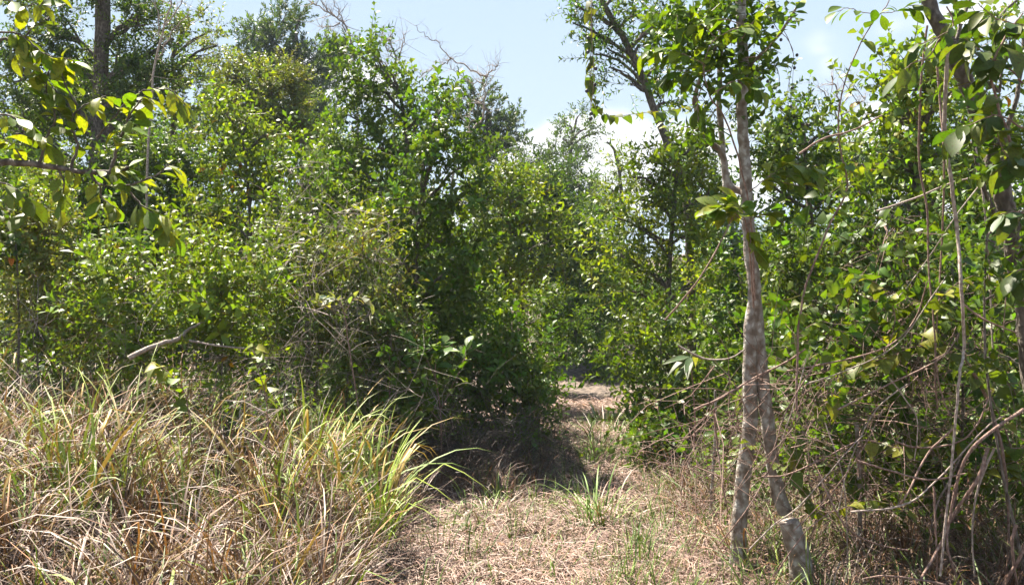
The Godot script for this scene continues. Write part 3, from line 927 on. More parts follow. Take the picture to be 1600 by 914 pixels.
	var fill := [
		["shaded shrub behind the drooping oval leaves", 9.5, 90, [[40, 290, 60, 50], [110, 300, 60, 50], [60, 360, 60, 40], [130, 370, 50, 40]]],
		["shaded shrub below the tall straight trunk", 10.0, 220, [[200, 270, 60, 44], [260, 260, 50, 50], [230, 330, 60, 44], [290, 330, 50, 40], [210, 390, 60, 34], [300, 270, 50, 44], [280, 390, 50, 36]]],
		["twiggy shrub between the yellowing tree and the slender tree", 9.0, 480, [[470, 280, 40, 40], [510, 310, 44, 40], [460, 340, 40, 36], [510, 380, 44, 36], [450, 390, 36, 30]]],
	]
	for w in fill:
		plant({name = "shaded_shrub", label = w[0], group = "shrubs behind the weeds", kind = "small", d = w[1], base = w[2], w = 0.03, col = LEAF_GREEN, lai = 4.0, lone = 40, clumps = w[3]})

func build_near() -> void:
	# --- pale forked trunk with its climbers
	var d := 4.5
	var foot := on_ground(1157, d)
	var t := thing("forked_tree", "tall tree with pale blotched trunk forking low over the dry grass", "tree", foot)
	var lines := [
		[[[1157, 905], [1155, 830], [1162, 750], [1172, 670], [1172, 590], [1174, 510], [1180, 470], [1174, 400], [1168, 330], [1164, 250], [1160, 180], [1162, 100], [1158, 20], [1156, -60]], 0.042, 0.025, "trunk"],
		[[[1228, 800], [1214, 760], [1204, 690], [1194, 610], [1187, 540], [1182, 480], [1178, 440]], 0.038, 0.032, "trunk"],
		[[[1166, 300, 0.15], [1140, 290, 0.2], [1128, 240, 0.2], [1108, 220, 0.2], [1095, 190, 0.15], [1086, 155, 0.1], [1100, 110, 0.0], [1120, 70, -0.1]], 0.022, 0.008, "branch"],
		[[[1135, 300, 0.3], [1130, 230, 0.35], [1124, 150, 0.3], [1128, 60, 0.3], [1120, -20, 0.3]], 0.018, 0.012, "branch"],
		[[[1161, 110], [1190, 85, -0.1], [1225, 45, -0.2], [1250, 5, -0.2]], 0.012, 0.005, "branch"],
	]
	for l in lines:
		var pts := []
		for q in l[0]:
			pts.append(at(q[0], q[1], d + (q[2] if q.size() > 2 else 0.0)) - foot)
		if l[0][0][1] == 905:
			pts[0] = Vector3(0, -0.06, 0)
		var cp := path(pts, 6, 0.003)
		var g := Geo.new()
		var rr := taper(cp.size(), l[1], l[2])
		if l[0][0][1] == 905:
			for i in 5:
				rr[i] *= [1.75, 1.45, 1.25, 1.12, 1.05][i]
		tube(g, cp, rr, 12, Color.WHITE, 0.2)
		part(l[3], g.mesh(), mats.pale, t)
	# crown: rising out of the frame, with leaves around the top
	var xs := [[], [], []]
	var cs := [[], [], []]
	for q in [[1060, 40, 40, 40], [1110, 30, 50, 40], [1170, 40, 40, 50], [1100, 110, 40, 40], [1180, 120, 26, 40], [1130, 190, 40, 40], [1070, 80, 30, 30], [1150, -60, 120, 60], [1190, 20, 30, 30]]:
		for i in 16:
			var v := rng.randi() % 3
			var s := rdir() * pow(rng.randf(), 0.4)
			var p := at(q[0] + s.x * q[2], q[1] + s.y * q[3], 4.6 + s.z * 0.35)
			xs[v].append(Transform3D(frame((rdir() + Vector3(0, 0.2, 0)).normalized(), rdir()).scaled(Vector3.ONE * rf(0.6, 0.95)), p - foot))
			var tone := rf(0.7, 1.3)
			cs[v].append(Color(LEAF_GREEN.r * tone, LEAF_GREEN.g * tone, LEAF_GREEN.b * tone))
	for v in 3:
		copies("crown", sprays["mid3"][v], mats.leaf, xs[v], cs[v], t)
	# cut stump leaning beside it
	foot = on_ground(1256, 4.2)
	t = thing("cut_stump", "leaning brown stump sawn off flat beside the pale forked trunk", "stump", foot)
	var g := Geo.new()
	var sp := path([Vector3(0, -0.05, 0), at(1252, 880, 4.2) - foot, at(1240, 840, 4.2) - foot, at(1232, 815, 4.2) - foot], 4)
	tube(g, sp, taper(sp.size(), 0.062, 0.045), 12, Color.WHITE, 0.3)
	part("bole", g.mesh(), mats.pale, t)
	g = Geo.new()
	var top: Vector3 = sp[sp.size() - 1]
	var ax: Vector3 = (top - sp[sp.size() - 3]).normalized()
	tube(g, [top, top + ax * 0.004], [0.043, 0.042], 12)
	part("cut_face", g.mesh(), mats.dead, t)
	# crooked trunk hung with vines
	d = 4.0
	foot = on_ground(1640, d)
	t = thing("crooked_tree", "dark crooked trunk leaning out over the vine tangle", "tree", foot)
	g = Geo.new()
	sp = []
	for q in [[1640, 905], [1625, 700], [1608, 540], [1592, 420], [1572, 320], [1556, 250], [1540, 200], [1512, 135], [1478, 60], [1455, 10], [1440, -60]]:
		sp.append(at(q[0], q[1], d) - foot)
	sp[0] = Vector3(0, -0.05, 0)
	sp = path(sp, 6, 0.006)
	tube(g, sp, taper(sp.size(), 0.046, 0.030), 12, Color.WHITE, 0.3)
	part("trunk", g.mesh(), mats.bark, t)
	for l in [[[1515, 140], [1490, 95], [1500, 50], [1515, 0], [1530, -40]], [[1540, 200], [1500, 110], [1530, 60], [1600, -10]], [[1560, 250], [1590, 150], [1600, 60]], [[1585, 390], [1540, 300], [1520, 220]]]:
		var pts := []
		for q in l:
			pts.append(at(q[0], q[1], d + rf(-0.1, 0.1)) - foot)
		g = Geo.new()
		var cp := path(pts, 5, 0.004)
		tube(g, cp, taper(cp.size(), 0.014, 0.006), 7, Color.WHITE, 0.3)
		part("branch", g.mesh(), mats.bark, t)
	# --- near plants with large leaves, each leaf a piece of its own
	var oval := Color(0.158, 0.220, 0.023)
	big_leaf_plant("overhanging_tree", "near tree reaching oval-leaved branches in over the tall grass", "tree", 3.2, "big", oval, [
		[[[-260, 900], [-240, 600], [-180, 320], [-60, 258], [0, 253], [60, 257], [120, 267], [180, 268], [200, 262]], 0.020, 10, 36, 0.7],
		[[[172, 268], [180, 240], [192, 205], [205, 175], [225, 150]], 0.007, 12, 42],
		[[[150, 215], [180, 180], [215, 145], [262, 140], [290, 165]], 0.004, 13, 38, 0.1],
		[[[110, 262], [120, 225], [110, 190], [130, 165], [165, 150]], 0.006, 13, 36],
		[[[140, 268], [155, 288], [195, 290], [240, 275], [265, 255]], 0.006, 12, 34, 0.2],
		[[[195, 290], [215, 315], [240, 335], [262, 365]], 0.004, 10, 42, 0.3],
		[[[155, 288], [160, 310], [180, 325]], 0.004, 6, 40],
		[[[60, 257], [70, 220], [85, 180], [70, 140], [80, 100]], 0.006, 14, 40],
		[[[-60, 150], [0, 62], [30, 85], [60, 120], [95, 150]], 0.007, 12, 40, 0.3],
		[[[20, 80], [50, 40], [60, 10], [80, -20]], 0.004, 9, 34, 0.1],
		[[[-40, 60], [10, 50], [40, 60], [70, 85], [115, 95]], 0.005, 12, 40],
		[[[-40, 270], [0, 285], [30, 300], [45, 330]], 0.005, 7, 52, 0.2],
		[[[-40, 190], [10, 180], [45, 200], [70, 225]], 0.005, 10, 40],
		[[[90, 262], [100, 290], [90, 320]], 0.004, 6, 36],
		[[[-30, 10], [10, 0], [30, 10], [60, 5]], 0.004, 8, 36],
		[[[40, 256], [20, 230], [5, 215]], 0.004, 6, 36],
		[[[120, 165], [100, 130], [95, 100], [110, 90]], 0.004, 8, 40],
	], mats.bark, on_ground(-260, 3.2), 0.35, 1.6)
	var vine := Color(0.120, 0.199, 0.018)
	big_leaf_plant("climbing_vine", "broad-leaved climber wound about the top of the pale forked trunk", "vine", 4.2, "big", vine, [
		[[[1180, 470, 0.25], [1172, 330, 0.2], [1140, 200, 0.1], [1110, 150], [1100, 100], [1120, 60], [1165, 40]], 0.006, 22, 34, 0.45],
		[[[1100, 100], [1070, 85], [1040, 78], [1010, 80]], 0.003, 12, 36],
		[[[1110, 110], [1090, 115], [1060, 110], [1045, 120]], 0.003, 9, 36],
		[[[1165, 40], [1130, 30], [1090, 40], [1060, 45]], 0.003, 11, 32],
		[[[1160, 60], [1180, 30], [1200, 10], [1215, -10]], 0.003, 9, 30],
		[[[1110, 150], [1140, 130], [1165, 125], [1185, 140]], 0.003, 10, 34],
		[[[1165, 90], [1190, 85], [1220, 50], [1245, 10]], 0.003, 10, 30],
		[[[1120, 60], [1080, 20], [1050, 5]], 0.003, 9, 32],
		[[[1100, 130], [1090, 160], [1100, 190], [1120, 200]], 0.003, 8, 32],
	], mats.liana, on_ground(1190, 4.3), 0.3, 1.9)
	var lime := Color(0.170, 0.241, 0.027)
	big_leaf_plant("pale_vine", "pale lime rosette of broad leaves gripping the forked trunk halfway up", "vine", 4.1, "big", lime, [
		[[[1178, 480, 0.35], [1172, 400, 0.2], [1165, 345], [1150, 325]], 0.005, 10, 44, 0.75],
		[[[1165, 345], [1140, 330], [1120, 325]], 0.003, 8, 46],
		[[[1168, 350], [1180, 340], [1195, 335]], 0.003, 7, 40],
		[[[1165, 350], [1172, 365], [1175, 385]], 0.003, 5, 44],
		[[[1172, 300, 0.1], [1190, 285], [1210, 270], [1240, 255], [1270, 265]], 0.003, 14, 42],
		[[[1200, 275], [1225, 285], [1250, 290]], 0.003, 6, 36],
	], mats.liana, on_ground(1195, 4.4), 0.05, 2.2)
	big_leaf_plant("twining_vine", "thin vine climbing alone across the blue sky with paired leaves", "vine", 4.0, "big", vine, [
		[[[1245, 640], [1248, 520], [1262, 440], [1300, 345], [1325, 290], [1312, 225], [1313, 160], [1335, 90], [1365, 35], [1385, 10], [1400, -30]], 0.006, 26, 30, 0.1],
		[[[1375, 22], [1350, 20], [1325, 12], [1310, 18]], 0.002, 5, 34],
		[[[1378, 20], [1400, 18], [1425, 8], [1450, 12]], 0.002, 6, 34],
		[[[1325, 290], [1340, 290], [1345, 305]], 0.002, 4, 36],
		[[[1248, 560], [1230, 480], [1220, 495]], 0.002, 5, 30],
		[[[1250, 520], [1275, 505], [1305, 515], [1330, 520]], 0.002, 8, 26],
	], mats.liana, on_ground(1245, 4.0), 0.4)
	big_leaf_plant("hanging_creeper", "hanging creeper with paired leaves beneath the leaning tree", "vine", 5.0, "vine", Color(0.124, 0.166, 0.033), [
		[[[924, -30], [925, 40], [924, 100], [927, 140], [945, 178], [1000, 177], [1060, 170], [1100, 163]], 0.0022, 30, 20, 0.05],
		[[[921, -30], [923, 60], [922, 120], [924, 180]], 0.0018, 8, 18, 0.3],
	], mats.liana, at(1100, 163, 5.0), 0.6)
	var big_dark := Color(0.071, 0.116, 0.020)
	big_leaf_plant("broadleaf_vine", "climber with large dark drooping leaves on the crooked trunk", "vine", 3.4, "big", big_dark, [
		[[[1640, 500], [1620, 320], [1580, 220], [1550, 120], [1570, 60], [1600, 20]], 0.008, 14, 58, 0.3],
		[[[1600, 130], [1570, 100], [1540, 85], [1510, 60]], 0.004, 9, 54],
		[[[1600, 200], [1560, 180], [1530, 190], [1500, 200]], 0.004, 9, 56],
		[[[1640, 60], [1600, 40], [1560, 30], [1530, 5]], 0.004, 9, 52],
		[[[1640, 250], [1600, 250], [1575, 245], [1550, 175]], 0.004, 8, 54],
		[[[1620, 340], [1590, 330], [1565, 335]], 0.004, 5, 54],
		[[[1640, 440], [1600, 420], [1585, 430]], 0.004, 4, 56],
		[[[1480, 10], [1490, 40], [1460, 60], [1430, 70]], 0.003, 7, 40],
		[[[1470, 60], [1450, 90], [1425, 100], [1405, 120]], 0.003, 5, 40],
	], mats.liana, on_ground(1640, 3.4), 0.6, 1.7)
	big_leaf_plant("heartleaf_vine", "heart-leaved creeper trailing through the dry vine tangle", "vine", 4.3, "vine", Color(0.137, 0.178, 0.025), [
		[[[1600, 760], [1560, 640], [1500, 560], [1440, 540], [1380, 560], [1330, 570]], 0.004, 26, 30, 0.0],
		[[[1330, 570], [1300, 620], [1250, 690], [1240, 730], [1260, 790]], 0.003, 16, 28, 0.0],
		[[[1440, 540], [1460, 480], [1500, 440], [1560, 420]], 0.003, 14, 30, 0.0],
		[[[1380, 560], [1400, 500], [1380, 450], [1340, 430]], 0.003, 13, 28, 0.0],
		[[[1600, 700], [1540, 700], [1480, 680], [1420, 700], [1360, 690]], 0.003, 18, 30, 0.0],
		[[[1240, 730], [1200, 720], [1170, 690]], 0.002, 7, 26, 0.0],
		[[[1600, 560], [1570, 520], [1580, 430], [1600, 390]], 0.003, 10, 36, 0.0],
		[[[1260, 790], [1300, 800], [1360, 780], [1420, 800]], 0.003, 10, 28, 0.0],
		[[[1460, 850], [1500, 800], [1540, 740], [1590, 720]], 0.003, 12, 34, 0.0],
	], mats.liana, on_ground(1600, 4.3), 0.5)
	big_leaf_plant("palmate_shoot", "narrow-leaved shoot bending over in front of the bright trailside shrub", "plant", 5.0, "lance", Color(0.133, 0.174, 0.075), [
		[[[1085, 700], [1086, 640], [1082, 590], [1080, 555]], 0.007, 10, 46, 0.9],
		[[[1140, 700], [1150, 630], [1165, 605]], 0.004, 9, 50, 0.6],
		[[[1190, 660], [1185, 600], [1195, 570]], 0.004, 9, 46, 0.6],
	], mats.liana, on_ground(1085, 5.0), 0.8)
	big_leaf_plant("broadleaf_sapling", "broad-leaved bright sapling in front of the shaded hollow", "plant", 6.5, "big", Color(0.108, 0.195, 0.029), [
		[[[690, 760], [688, 640], [680, 580], [690, 540]], 0.007, 14, 34, 0.65],
		[[[685, 600], [665, 560], [655, 545]], 0.004, 8, 32],
		[[[688, 640], [715, 585], [730, 545]], 0.004, 9, 32],
		[[[688, 660], [660, 630], [645, 625]], 0.004, 7, 34],
		[[[612, 700], [608, 560], [615, 500]], 0.004, 10, 26, 0.7],
	], mats.liana, on_ground(690, 6.5), 0.2)
	big_leaf_plant("silvery_plant", "plant with pale silvery broad leaves held flat above the greyish weeds", "plant", 6.0, "big", Color(0.249, 0.282, 0.199), [
		[[[560, 640], [545, 540], [535, 480], [520, 465]], 0.006, 8, 26, 0.75],
		[[[540, 500], [510, 480], [495, 472]], 0.003, 6, 24],
		[[[538, 490], [555, 466], [575, 470]], 0.003, 6, 24],
	], mats.liana, on_ground(560, 6.0), 0.0)
	big_leaf_plant("heartleaf_weed", "small climber with yellow heart leaves over the tall grass", "vine", 4.6, "vine", Color(0.183, 0.232, 0.025), [
		[[[420, 700], [415, 620], [400, 570], [396, 540]], 0.004, 10, 20, 0.3],
		[[[300, 700], [290, 620], [265, 585], [245, 570]], 0.004, 12, 24, 0.2],
		[[[120, 720], [90, 690], [60, 700]], 0.004, 12, 20, 0.0],
	], mats.liana, on_ground(420, 4.6), 0.6)
	# --- fruits of the fruiting vine, and its stem
	d = 4.6
	var v := thing("fruiting_vine", "wiry vine hung with small dark round fruits against the sky", "vine", at(1200, 20, d))
	for l in [[[1200, 20], [1215, 45], [1232, 62], [1241, 90], [1235, 118], [1231, 150]], [[1195, 100], [1205, 95], [1216, 110], [1218, 130], [1212, 140]], [[1240, 80], [1232, 60], [1218, 35], [1205, 10], [1200, 20]]]:
		g = Geo.new()
		var pts := []
		for q in l:
			pts.append(at(q[0], q[1], d) - v.position)
		var cp := path(pts, 5, 0.001)
		tube(g, cp, taper(cp.size(), 0.0022, 0.0014), 5)
		part("stem", g.mesh(), mats.liana, v)
	var fm := StandardMaterial3D.new()
	fm.albedo_color = lin(0.03, 0.03, 0.035)
	fm.roughness = 0.5
	var ball := SphereMesh.new()
	ball.radius = 0.0085
	ball.height = 0.019
	ball.radial_segments = 10
	ball.rings = 6
	for q in [[1208, 42], [1221, 62], [1246, 86], [1242, 106], [1239, 137], [1200, 127], [1236, 166]]:
		part("fruit", ball, fm, v, Transform3D(Basis(), at(q[0], q[1], d) - v.position))
	v = thing("fruiting_vine", "hanging strand of dark round fruits beside the paired-leaf creeper", "vine", at(923, 0, 4.9))
	g = Geo.new()
	var fp := []
	for q in [[923, -30], [925, 60], [928, 110], [926, 150], [922, 182]]:
		fp.append(at(q[0], q[1], 4.9) - v.position)
	fp = path(fp, 5, 0.001)
	tube(g, fp, taper(fp.size(), 0.002, 0.0014), 5)
	part("stem", g.mesh(), mats.liana, v)
	for q in [[919, 59], [919, 81], [931, 107], [930, 132], [917, 142], [924, 177], [923, 185]]:
		part("fruit", ball, fm, v, Transform3D(Basis().scaled(Vector3.ONE * 1.25), at(q[0], q[1], 4.9) - v.position))
	# --- bare branches against the sky
	dead_tree("bare_tree", "bare dead tree with twisted pale limbs below the dark round evergreen", 9.0, 705, [[[705, 400], [712, 230], [735, 205], [752, 185], [757, 150], [760, 120]], [[760, 120], [735, 108], [708, 92], [685, 68], [665, 55], [648, 40]], [[760, 120], [772, 108], [778, 98]], [[708, 92], [690, 102], [665, 112], [655, 122]], [[755, 130], [730, 125], [705, 108]], [[757, 160], [740, 165], [728, 190]]])
	dead_tree("bare_tree", "leafless twiggy tree standing beside the leafy spire", 11.0, 610, [[[612, 330], [618, 130], [614, 80], [608, 60]], [[614, 90], [602, 70], [595, 62]], [[616, 110], [628, 75], [630, 55]], [[617, 120], [600, 100], [585, 70]]])
	dead_tree("bare_tree", "fine leafless branches over the double-crowned evergreen", 15.0, 540, [[[560, 250], [545, 60], [520, 25], [490, 5]], [[530, 35], [515, 42], [500, 42]], [[540, 50], [530, 20], [515, -5]], [[520, 25], [500, 0], [490, -20]]])
	dead_tree("bare_tree", "tall thin leafless stem crossing the gap beside the tall trunk", 9.0, 225, [[[225, 400], [240, 120], [258, 40], [272, -30]], [[250, 70], [245, 20], [240, -20]], [[246, 90], [275, 40], [300, 15]], [[258, 40], [280, 5], [290, -20]]])
	dead_tree("bare_tree", "dead twiggy shrub seen against blue sky under the fruiting vine", 9.0, 1320, [[[1320, 320], [1315, 200], [1310, 150], [1300, 118]], [[1314, 190], [1290, 150], [1280, 135]], [[1312, 170], [1330, 140], [1335, 125]], [[1314, 180], [1345, 160], [1352, 150]]])
	# --- dry vines and lianas of the tangle, each by itself
	var li := [
		[[1482, 80], [1478, 200], [1488, 290], [1497, 370], [1503, 450], [1508, 540], [1500, 590], [1490, 700], [1470, 900]],
		[[1450, 40], [1440, 130], [1437, 250], [1450, 330], [1452, 420], [1460, 500], [1466, 590], [1485, 650]],
		[[1462, 70], [1470, 160], [1476, 260], [1472, 400], [1462, 560], [1466, 640]],
		[[1500, 110], [1520, 200], [1540, 330], [1548, 450], [1555, 600]],
		[[1600, 640], [1530, 690], [1500, 740], [1480, 830], [1440, 905]],
		[[1545, 700], [1530, 745], [1500, 790], [1483, 820], [1482, 860], [1500, 914]],
		[[1520, 670], [1490, 740], [1465, 790], [1450, 850], [1436, 914]],
		[[1490, 670], [1450, 710], [1420, 770], [1405, 790]],
		[[1510, 560], [1550, 640], [1570, 720], [1576, 800], [1580, 914]],
		[[1555, 700], [1530, 760], [1520, 830], [1524, 900]],
		[[1590, 820], [1582, 850], [1590, 914]],
		[[1085, 640], [1130, 620], [1180, 590], [1230, 565], [1260, 545]],
		[[1260, 560], [1245, 620], [1225, 680], [1205, 730]],
		[[1280, 560], [1230, 640], [1210, 700], [1190, 735]],
		[[1125, 850], [1165, 800], [1200, 740], [1230, 680], [1260, 610]],
		[[1170, 860], [1210, 820], [1250, 790], [1330, 700], [1350, 680]],
		[[1190, 745], [1230, 742], [1290, 715], [1340, 690], [1370, 690]],
		[[1040, 500], [1090, 440], [1120, 390], [1145, 340]],
		[[1330, 800], [1410, 790], [1460, 755], [1540, 670], [1570, 650]],
		[[1280, 740], [1320, 820], [1370, 850], [1420, 860]],
		[[1340, 720], [1390, 735], [1450, 750], [1510, 740]],
		[[1260, 600], [1320, 580], [1400, 540], [1460, 460], [1480, 430]],
		[[1230, 580], [1330, 560], [1390, 540], [1430, 500], [1450, 440]],
		[[1320, 565], [1390, 565], [1440, 550], [1460, 520], [1450, 480]],
		[[1370, 330], [1430, 310], [1490, 285], [1560, 270]],
		[[1250, 240], [1290, 215], [1330, 205], [1380, 180]],
		[[1400, 690], [1440, 700], [1500, 690], [1530, 660], [1550, 610]],
		[[1390, 590], [1420, 630], [1435, 660], [1430, 720]],
		[[1310, 640], [1380, 605], [1470, 560], [1500, 520]],
		[[1240, 830], [1300, 770], [1350, 700], [1380, 640]],
		[[1290, 660], [1320, 760], [1325, 914]],
		[[1460, 760], [1464, 850], [1466, 914]],
		[[1210, 900], [1260, 830], [1300, 800]],
		[[1060, 540], [1100, 560], [1140, 560], [1165, 545]],
		[[1480, 914], [1430, 905], [1380, 900], [1350, 905]],
		[[1500, 470], [1540, 500], [1590, 520]],
		[[1420, 600], [1370, 640], [1330, 720], [1310, 800]],
		[[1570, 914], [1600, 860], [1620, 800]],
		[[1116, 640], [1122, 700], [1130, 760], [1138, 800]],
		[[1540, 280], [1500, 330], [1440, 420], [1400, 470]],
	]
	var fam := [["thick brown liana hanging down from the crooked trunk", "lianas hanging from the crooked trunk"], ["pale bent vine stem arching down to the dry grass", "bent stems at the thicket's foot"],
		["thin dry vine slanting across the pale forked trunk", "dry vines about the forked trunk"], ["thin dry vine sweeping level through the thicket leaves", "dry vines woven through the thicket"]]
	for i in li.size():
		var pts := []
		var dd := rf(3.7, 4.6)
		for q in li[i]:
			pts.append(at(q[0], q[1], dd + rf(-0.06, 0.06)))
		var f: Array = fam[0 if i < 4 else (1 if i < 11 or i in [31, 34, 37] else (2 if i < 18 or i in [32, 33, 38] else 3))]
		var thick := 0.009 if i in [0, 4, 5, 8, 10, 37] else (0.006 if i < 12 else rf(0.003, 0.0055))
		stem_thing("liana", f[0], "liana", pts, thick, thick * 0.65, mats.liana if i % 3 else mats.dead, f[1])
	# young stems and poles standing in the tangle
	for q in [[1350, 905, 1342, 700, 1338, 660, 4.6, 0.014], [1464, 905, 1462, 780, 1458, 680, 4.9, 0.011], [1110, 760, 1118, 680, 1118, 610, 5.4, 0.012]]:
		var b := on_ground(q[0], q[6])
		stem_thing("sapling_pole", "thin bare upright pole standing in the vine tangle", "pole", [b - Vector3(0, 0.04, 0), at(q[2], q[3], q[6]), at(q[4], q[5], q[6])], q[7], q[7] * 0.7, mats.pale, "thin poles in the tangle")
	# thin snarls
	snarls("vine_snarl", "mass of thin dead twigs filling the vine tangle", mats.liana, 4.8, [[1150, 700, 60, 60, 26], [1240, 680, 60, 70, 40], [1330, 620, 80, 80, 50], [1420, 560, 90, 80, 50], [1500, 600, 80, 90, 50], [1400, 720, 90, 80, 50], [1300, 800, 90, 80, 50], [1520, 760, 80, 90, 40], [1450, 850, 100, 50, 40], [1560, 480, 50, 80, 20], [1430, 420, 80, 60, 24], [1100, 720, 50, 40, 20]], 0.22)
	snarls("twig_spray", "dry twigs caught about the pale forked trunk's lower stems", mats.liana, 4.2, [[1170, 640, 60, 50, 20], [1220, 700, 50, 50, 16], [1130, 720, 50, 40, 12], [1290, 760, 60, 60, 16]], 0.16)
	snarls("twig_snarl", "greyish mass of dead twigs woven through the weeds", mats.dead, 6.6, [[490, 330, 60, 60, 40], [540, 430, 70, 70, 50], [470, 430, 60, 60, 30], [590, 520, 60, 70, 50], [520, 560, 90, 50, 50], [420, 560, 80, 50, 30], [300, 560, 100, 50, 40], [120, 540, 110, 60, 40], [640, 620, 50, 60, 40], [70, 450, 70, 60, 20], [240, 470, 60, 60, 20], [400, 400, 60, 50, 20]], 0.13)
	snarls("brush_snarl", "dead brush coloured dark for shade on the floor of the shaded hollow", mats.bark, 6.9, [[690, 700, 60, 50, 50], [760, 710, 60, 40, 50], [830, 700, 50, 40, 40], [640, 740, 50, 50, 50], [720, 750, 60, 30, 40], [860, 720, 30, 20, 16], [1100, 750, 60, 26, 20]])  # dark bark colour on this brush stands in for the shade of the hollow
	# --- fallen wood
	stem_thing("fallen_branch", "lichen-grey fallen branch propped in the shaded hollow", "branch", [at(700, 700, 7.0), at(740, 728, 6.8), at(792, 745, 6.6)], 0.022, 0.018, mats.dead)
	stem_thing("fallen_branch", "thin pale fallen branch slanting down to the trail's edge", "branch", [at(664, 765, 6.4), at(690, 788, 6.1), at(722, 812, 5.75)], 0.016, 0.012, mats.dead)
	stem_thing("fallen_branch", "short broken stick lying at the foot of the shaded hollow", "branch", [at(704, 836, 5.2), at(718, 818, 5.35), at(732, 800, 5.5)], 0.016, 0.02, mats.dead)
	stem_thing("fallen_branch", "crooked grey fallen branch lying over the weeds", "branch", [at(200, 560, 5.6), at(240, 540, 5.7), at(280, 528, 5.8), at(292, 515, 5.9), at(325, 500, 6.0)], 0.018, 0.008, mats.dead)
	stem_thing("fallen_branch", "long thin grey stick poking out level from the weeds", "branch", [at(295, 532, 5.8), at(340, 540, 5.8), at(390, 545, 5.9)], 0.008, 0.005, mats.dead)

func snarls(called: String, label: String, m: Material, d: float, spots: Array, share := 0.4) -> void:
	var c := at(spots[0][0], spots[0][1], d)
	var t := thing(called, label, "twigs", c)
	t.set_meta("kind", "stuff")
	var meshes := [snarl(16, 0.16, 0.5, 0.0034), snarl(16, 0.2, 0.65, 0.0028)]
	var xs := [[], []]
	var cs := [[], []]
	for q in spots:
		for i in int(q[4] * share):
			var v := rng.randi() % 2
			var s := rdir()
			var p := at(q[0] + s.x * q[2], q[1] + s.y * q[3], d + s.z * 0.5)
			p.y = maxf(p.y, ground_y(p.x, p.z) + 0.08)
			xs[v].append(Transform3D(Basis.from_euler(Vector3(rf(-0.5, 0.5), rf(0, TAU), rf(-0.5, 0.5))).scaled(Vector3.ONE * rf(0.6, 1.1)), p - c))
			cs[v].append(Color.WHITE * rf(0.7, 1.2))
	for v in 2:
		copies("twigs", meshes[v], m, xs[v], cs[v], t)

func dead_tree(called: String, label: String, d: float, base: float, limbs: Array) -> void:
	var foot := on_ground(base, d)
	var t := thing(called, label, "tree", foot)
	for i in limbs.size():
		var pts := []
		for q in limbs[i]:
			pts.append(at(q[0], q[1], d) - foot)
		if i == 0:
			pts.push_front(Vector3(0, -0.05, 0))
		var cp := path(pts, 5, 0.002 * d)
		var g := Geo.new()
		var r := 0.0018 * d if i == 0 else 0.0009 * d
		tube(g, cp, taper(cp.size(), r, r * 0.35), 6, Color.WHITE, 0.2)
		# fine twigs
		for k in 24:
			var f := rng.randi_range(cp.size() / 2 if i == 0 else 1, cp.size() - 1)
			var p: Vector3 = cp[f]
			var u := (rdir() + Vector3(0, 0.6, 0)).normalized()
			var l := rf(10, 42) * d / F
			tube(g, [p, p + u * l * 0.5, p + (u + rdir() * 0.4).normalized() * l], [r * 0.3, r * 0.2, r * 0.1], 3)
		part("trunk" if i == 0 else "branch", g.mesh(), mats.dead, t)

func grass_stuff(called: String, label: String, meshes: Array, xs: Array, cs: Array, flat := false) -> void:
	var t := Node3D.new()
	t.name = numbered(called)
	add_child(t)
	t.set_meta("kind", "stuff")
	t.set_meta("label", label)
	t.set_meta("category", "grass")
	for v in meshes.size():
		if xs[v].size() > 0:
			if flat:
				scattered("blades", meshes[v], mats.grass, xs[v], cs[v], t)
			else:
				copies("blades", meshes[v], mats.grass, xs[v], cs[v], t)

func mound_h(x: float, z: float) -> float:   # height of the thatch heap over the ground
	var d := -z
	var ex := (x + 2.1) / 1.75
	var ez := (d - 5.0) / 1.7
	return 0.42 * maxf(0.0, 1.0 - ex * ex * ex * ex - ez * ez)

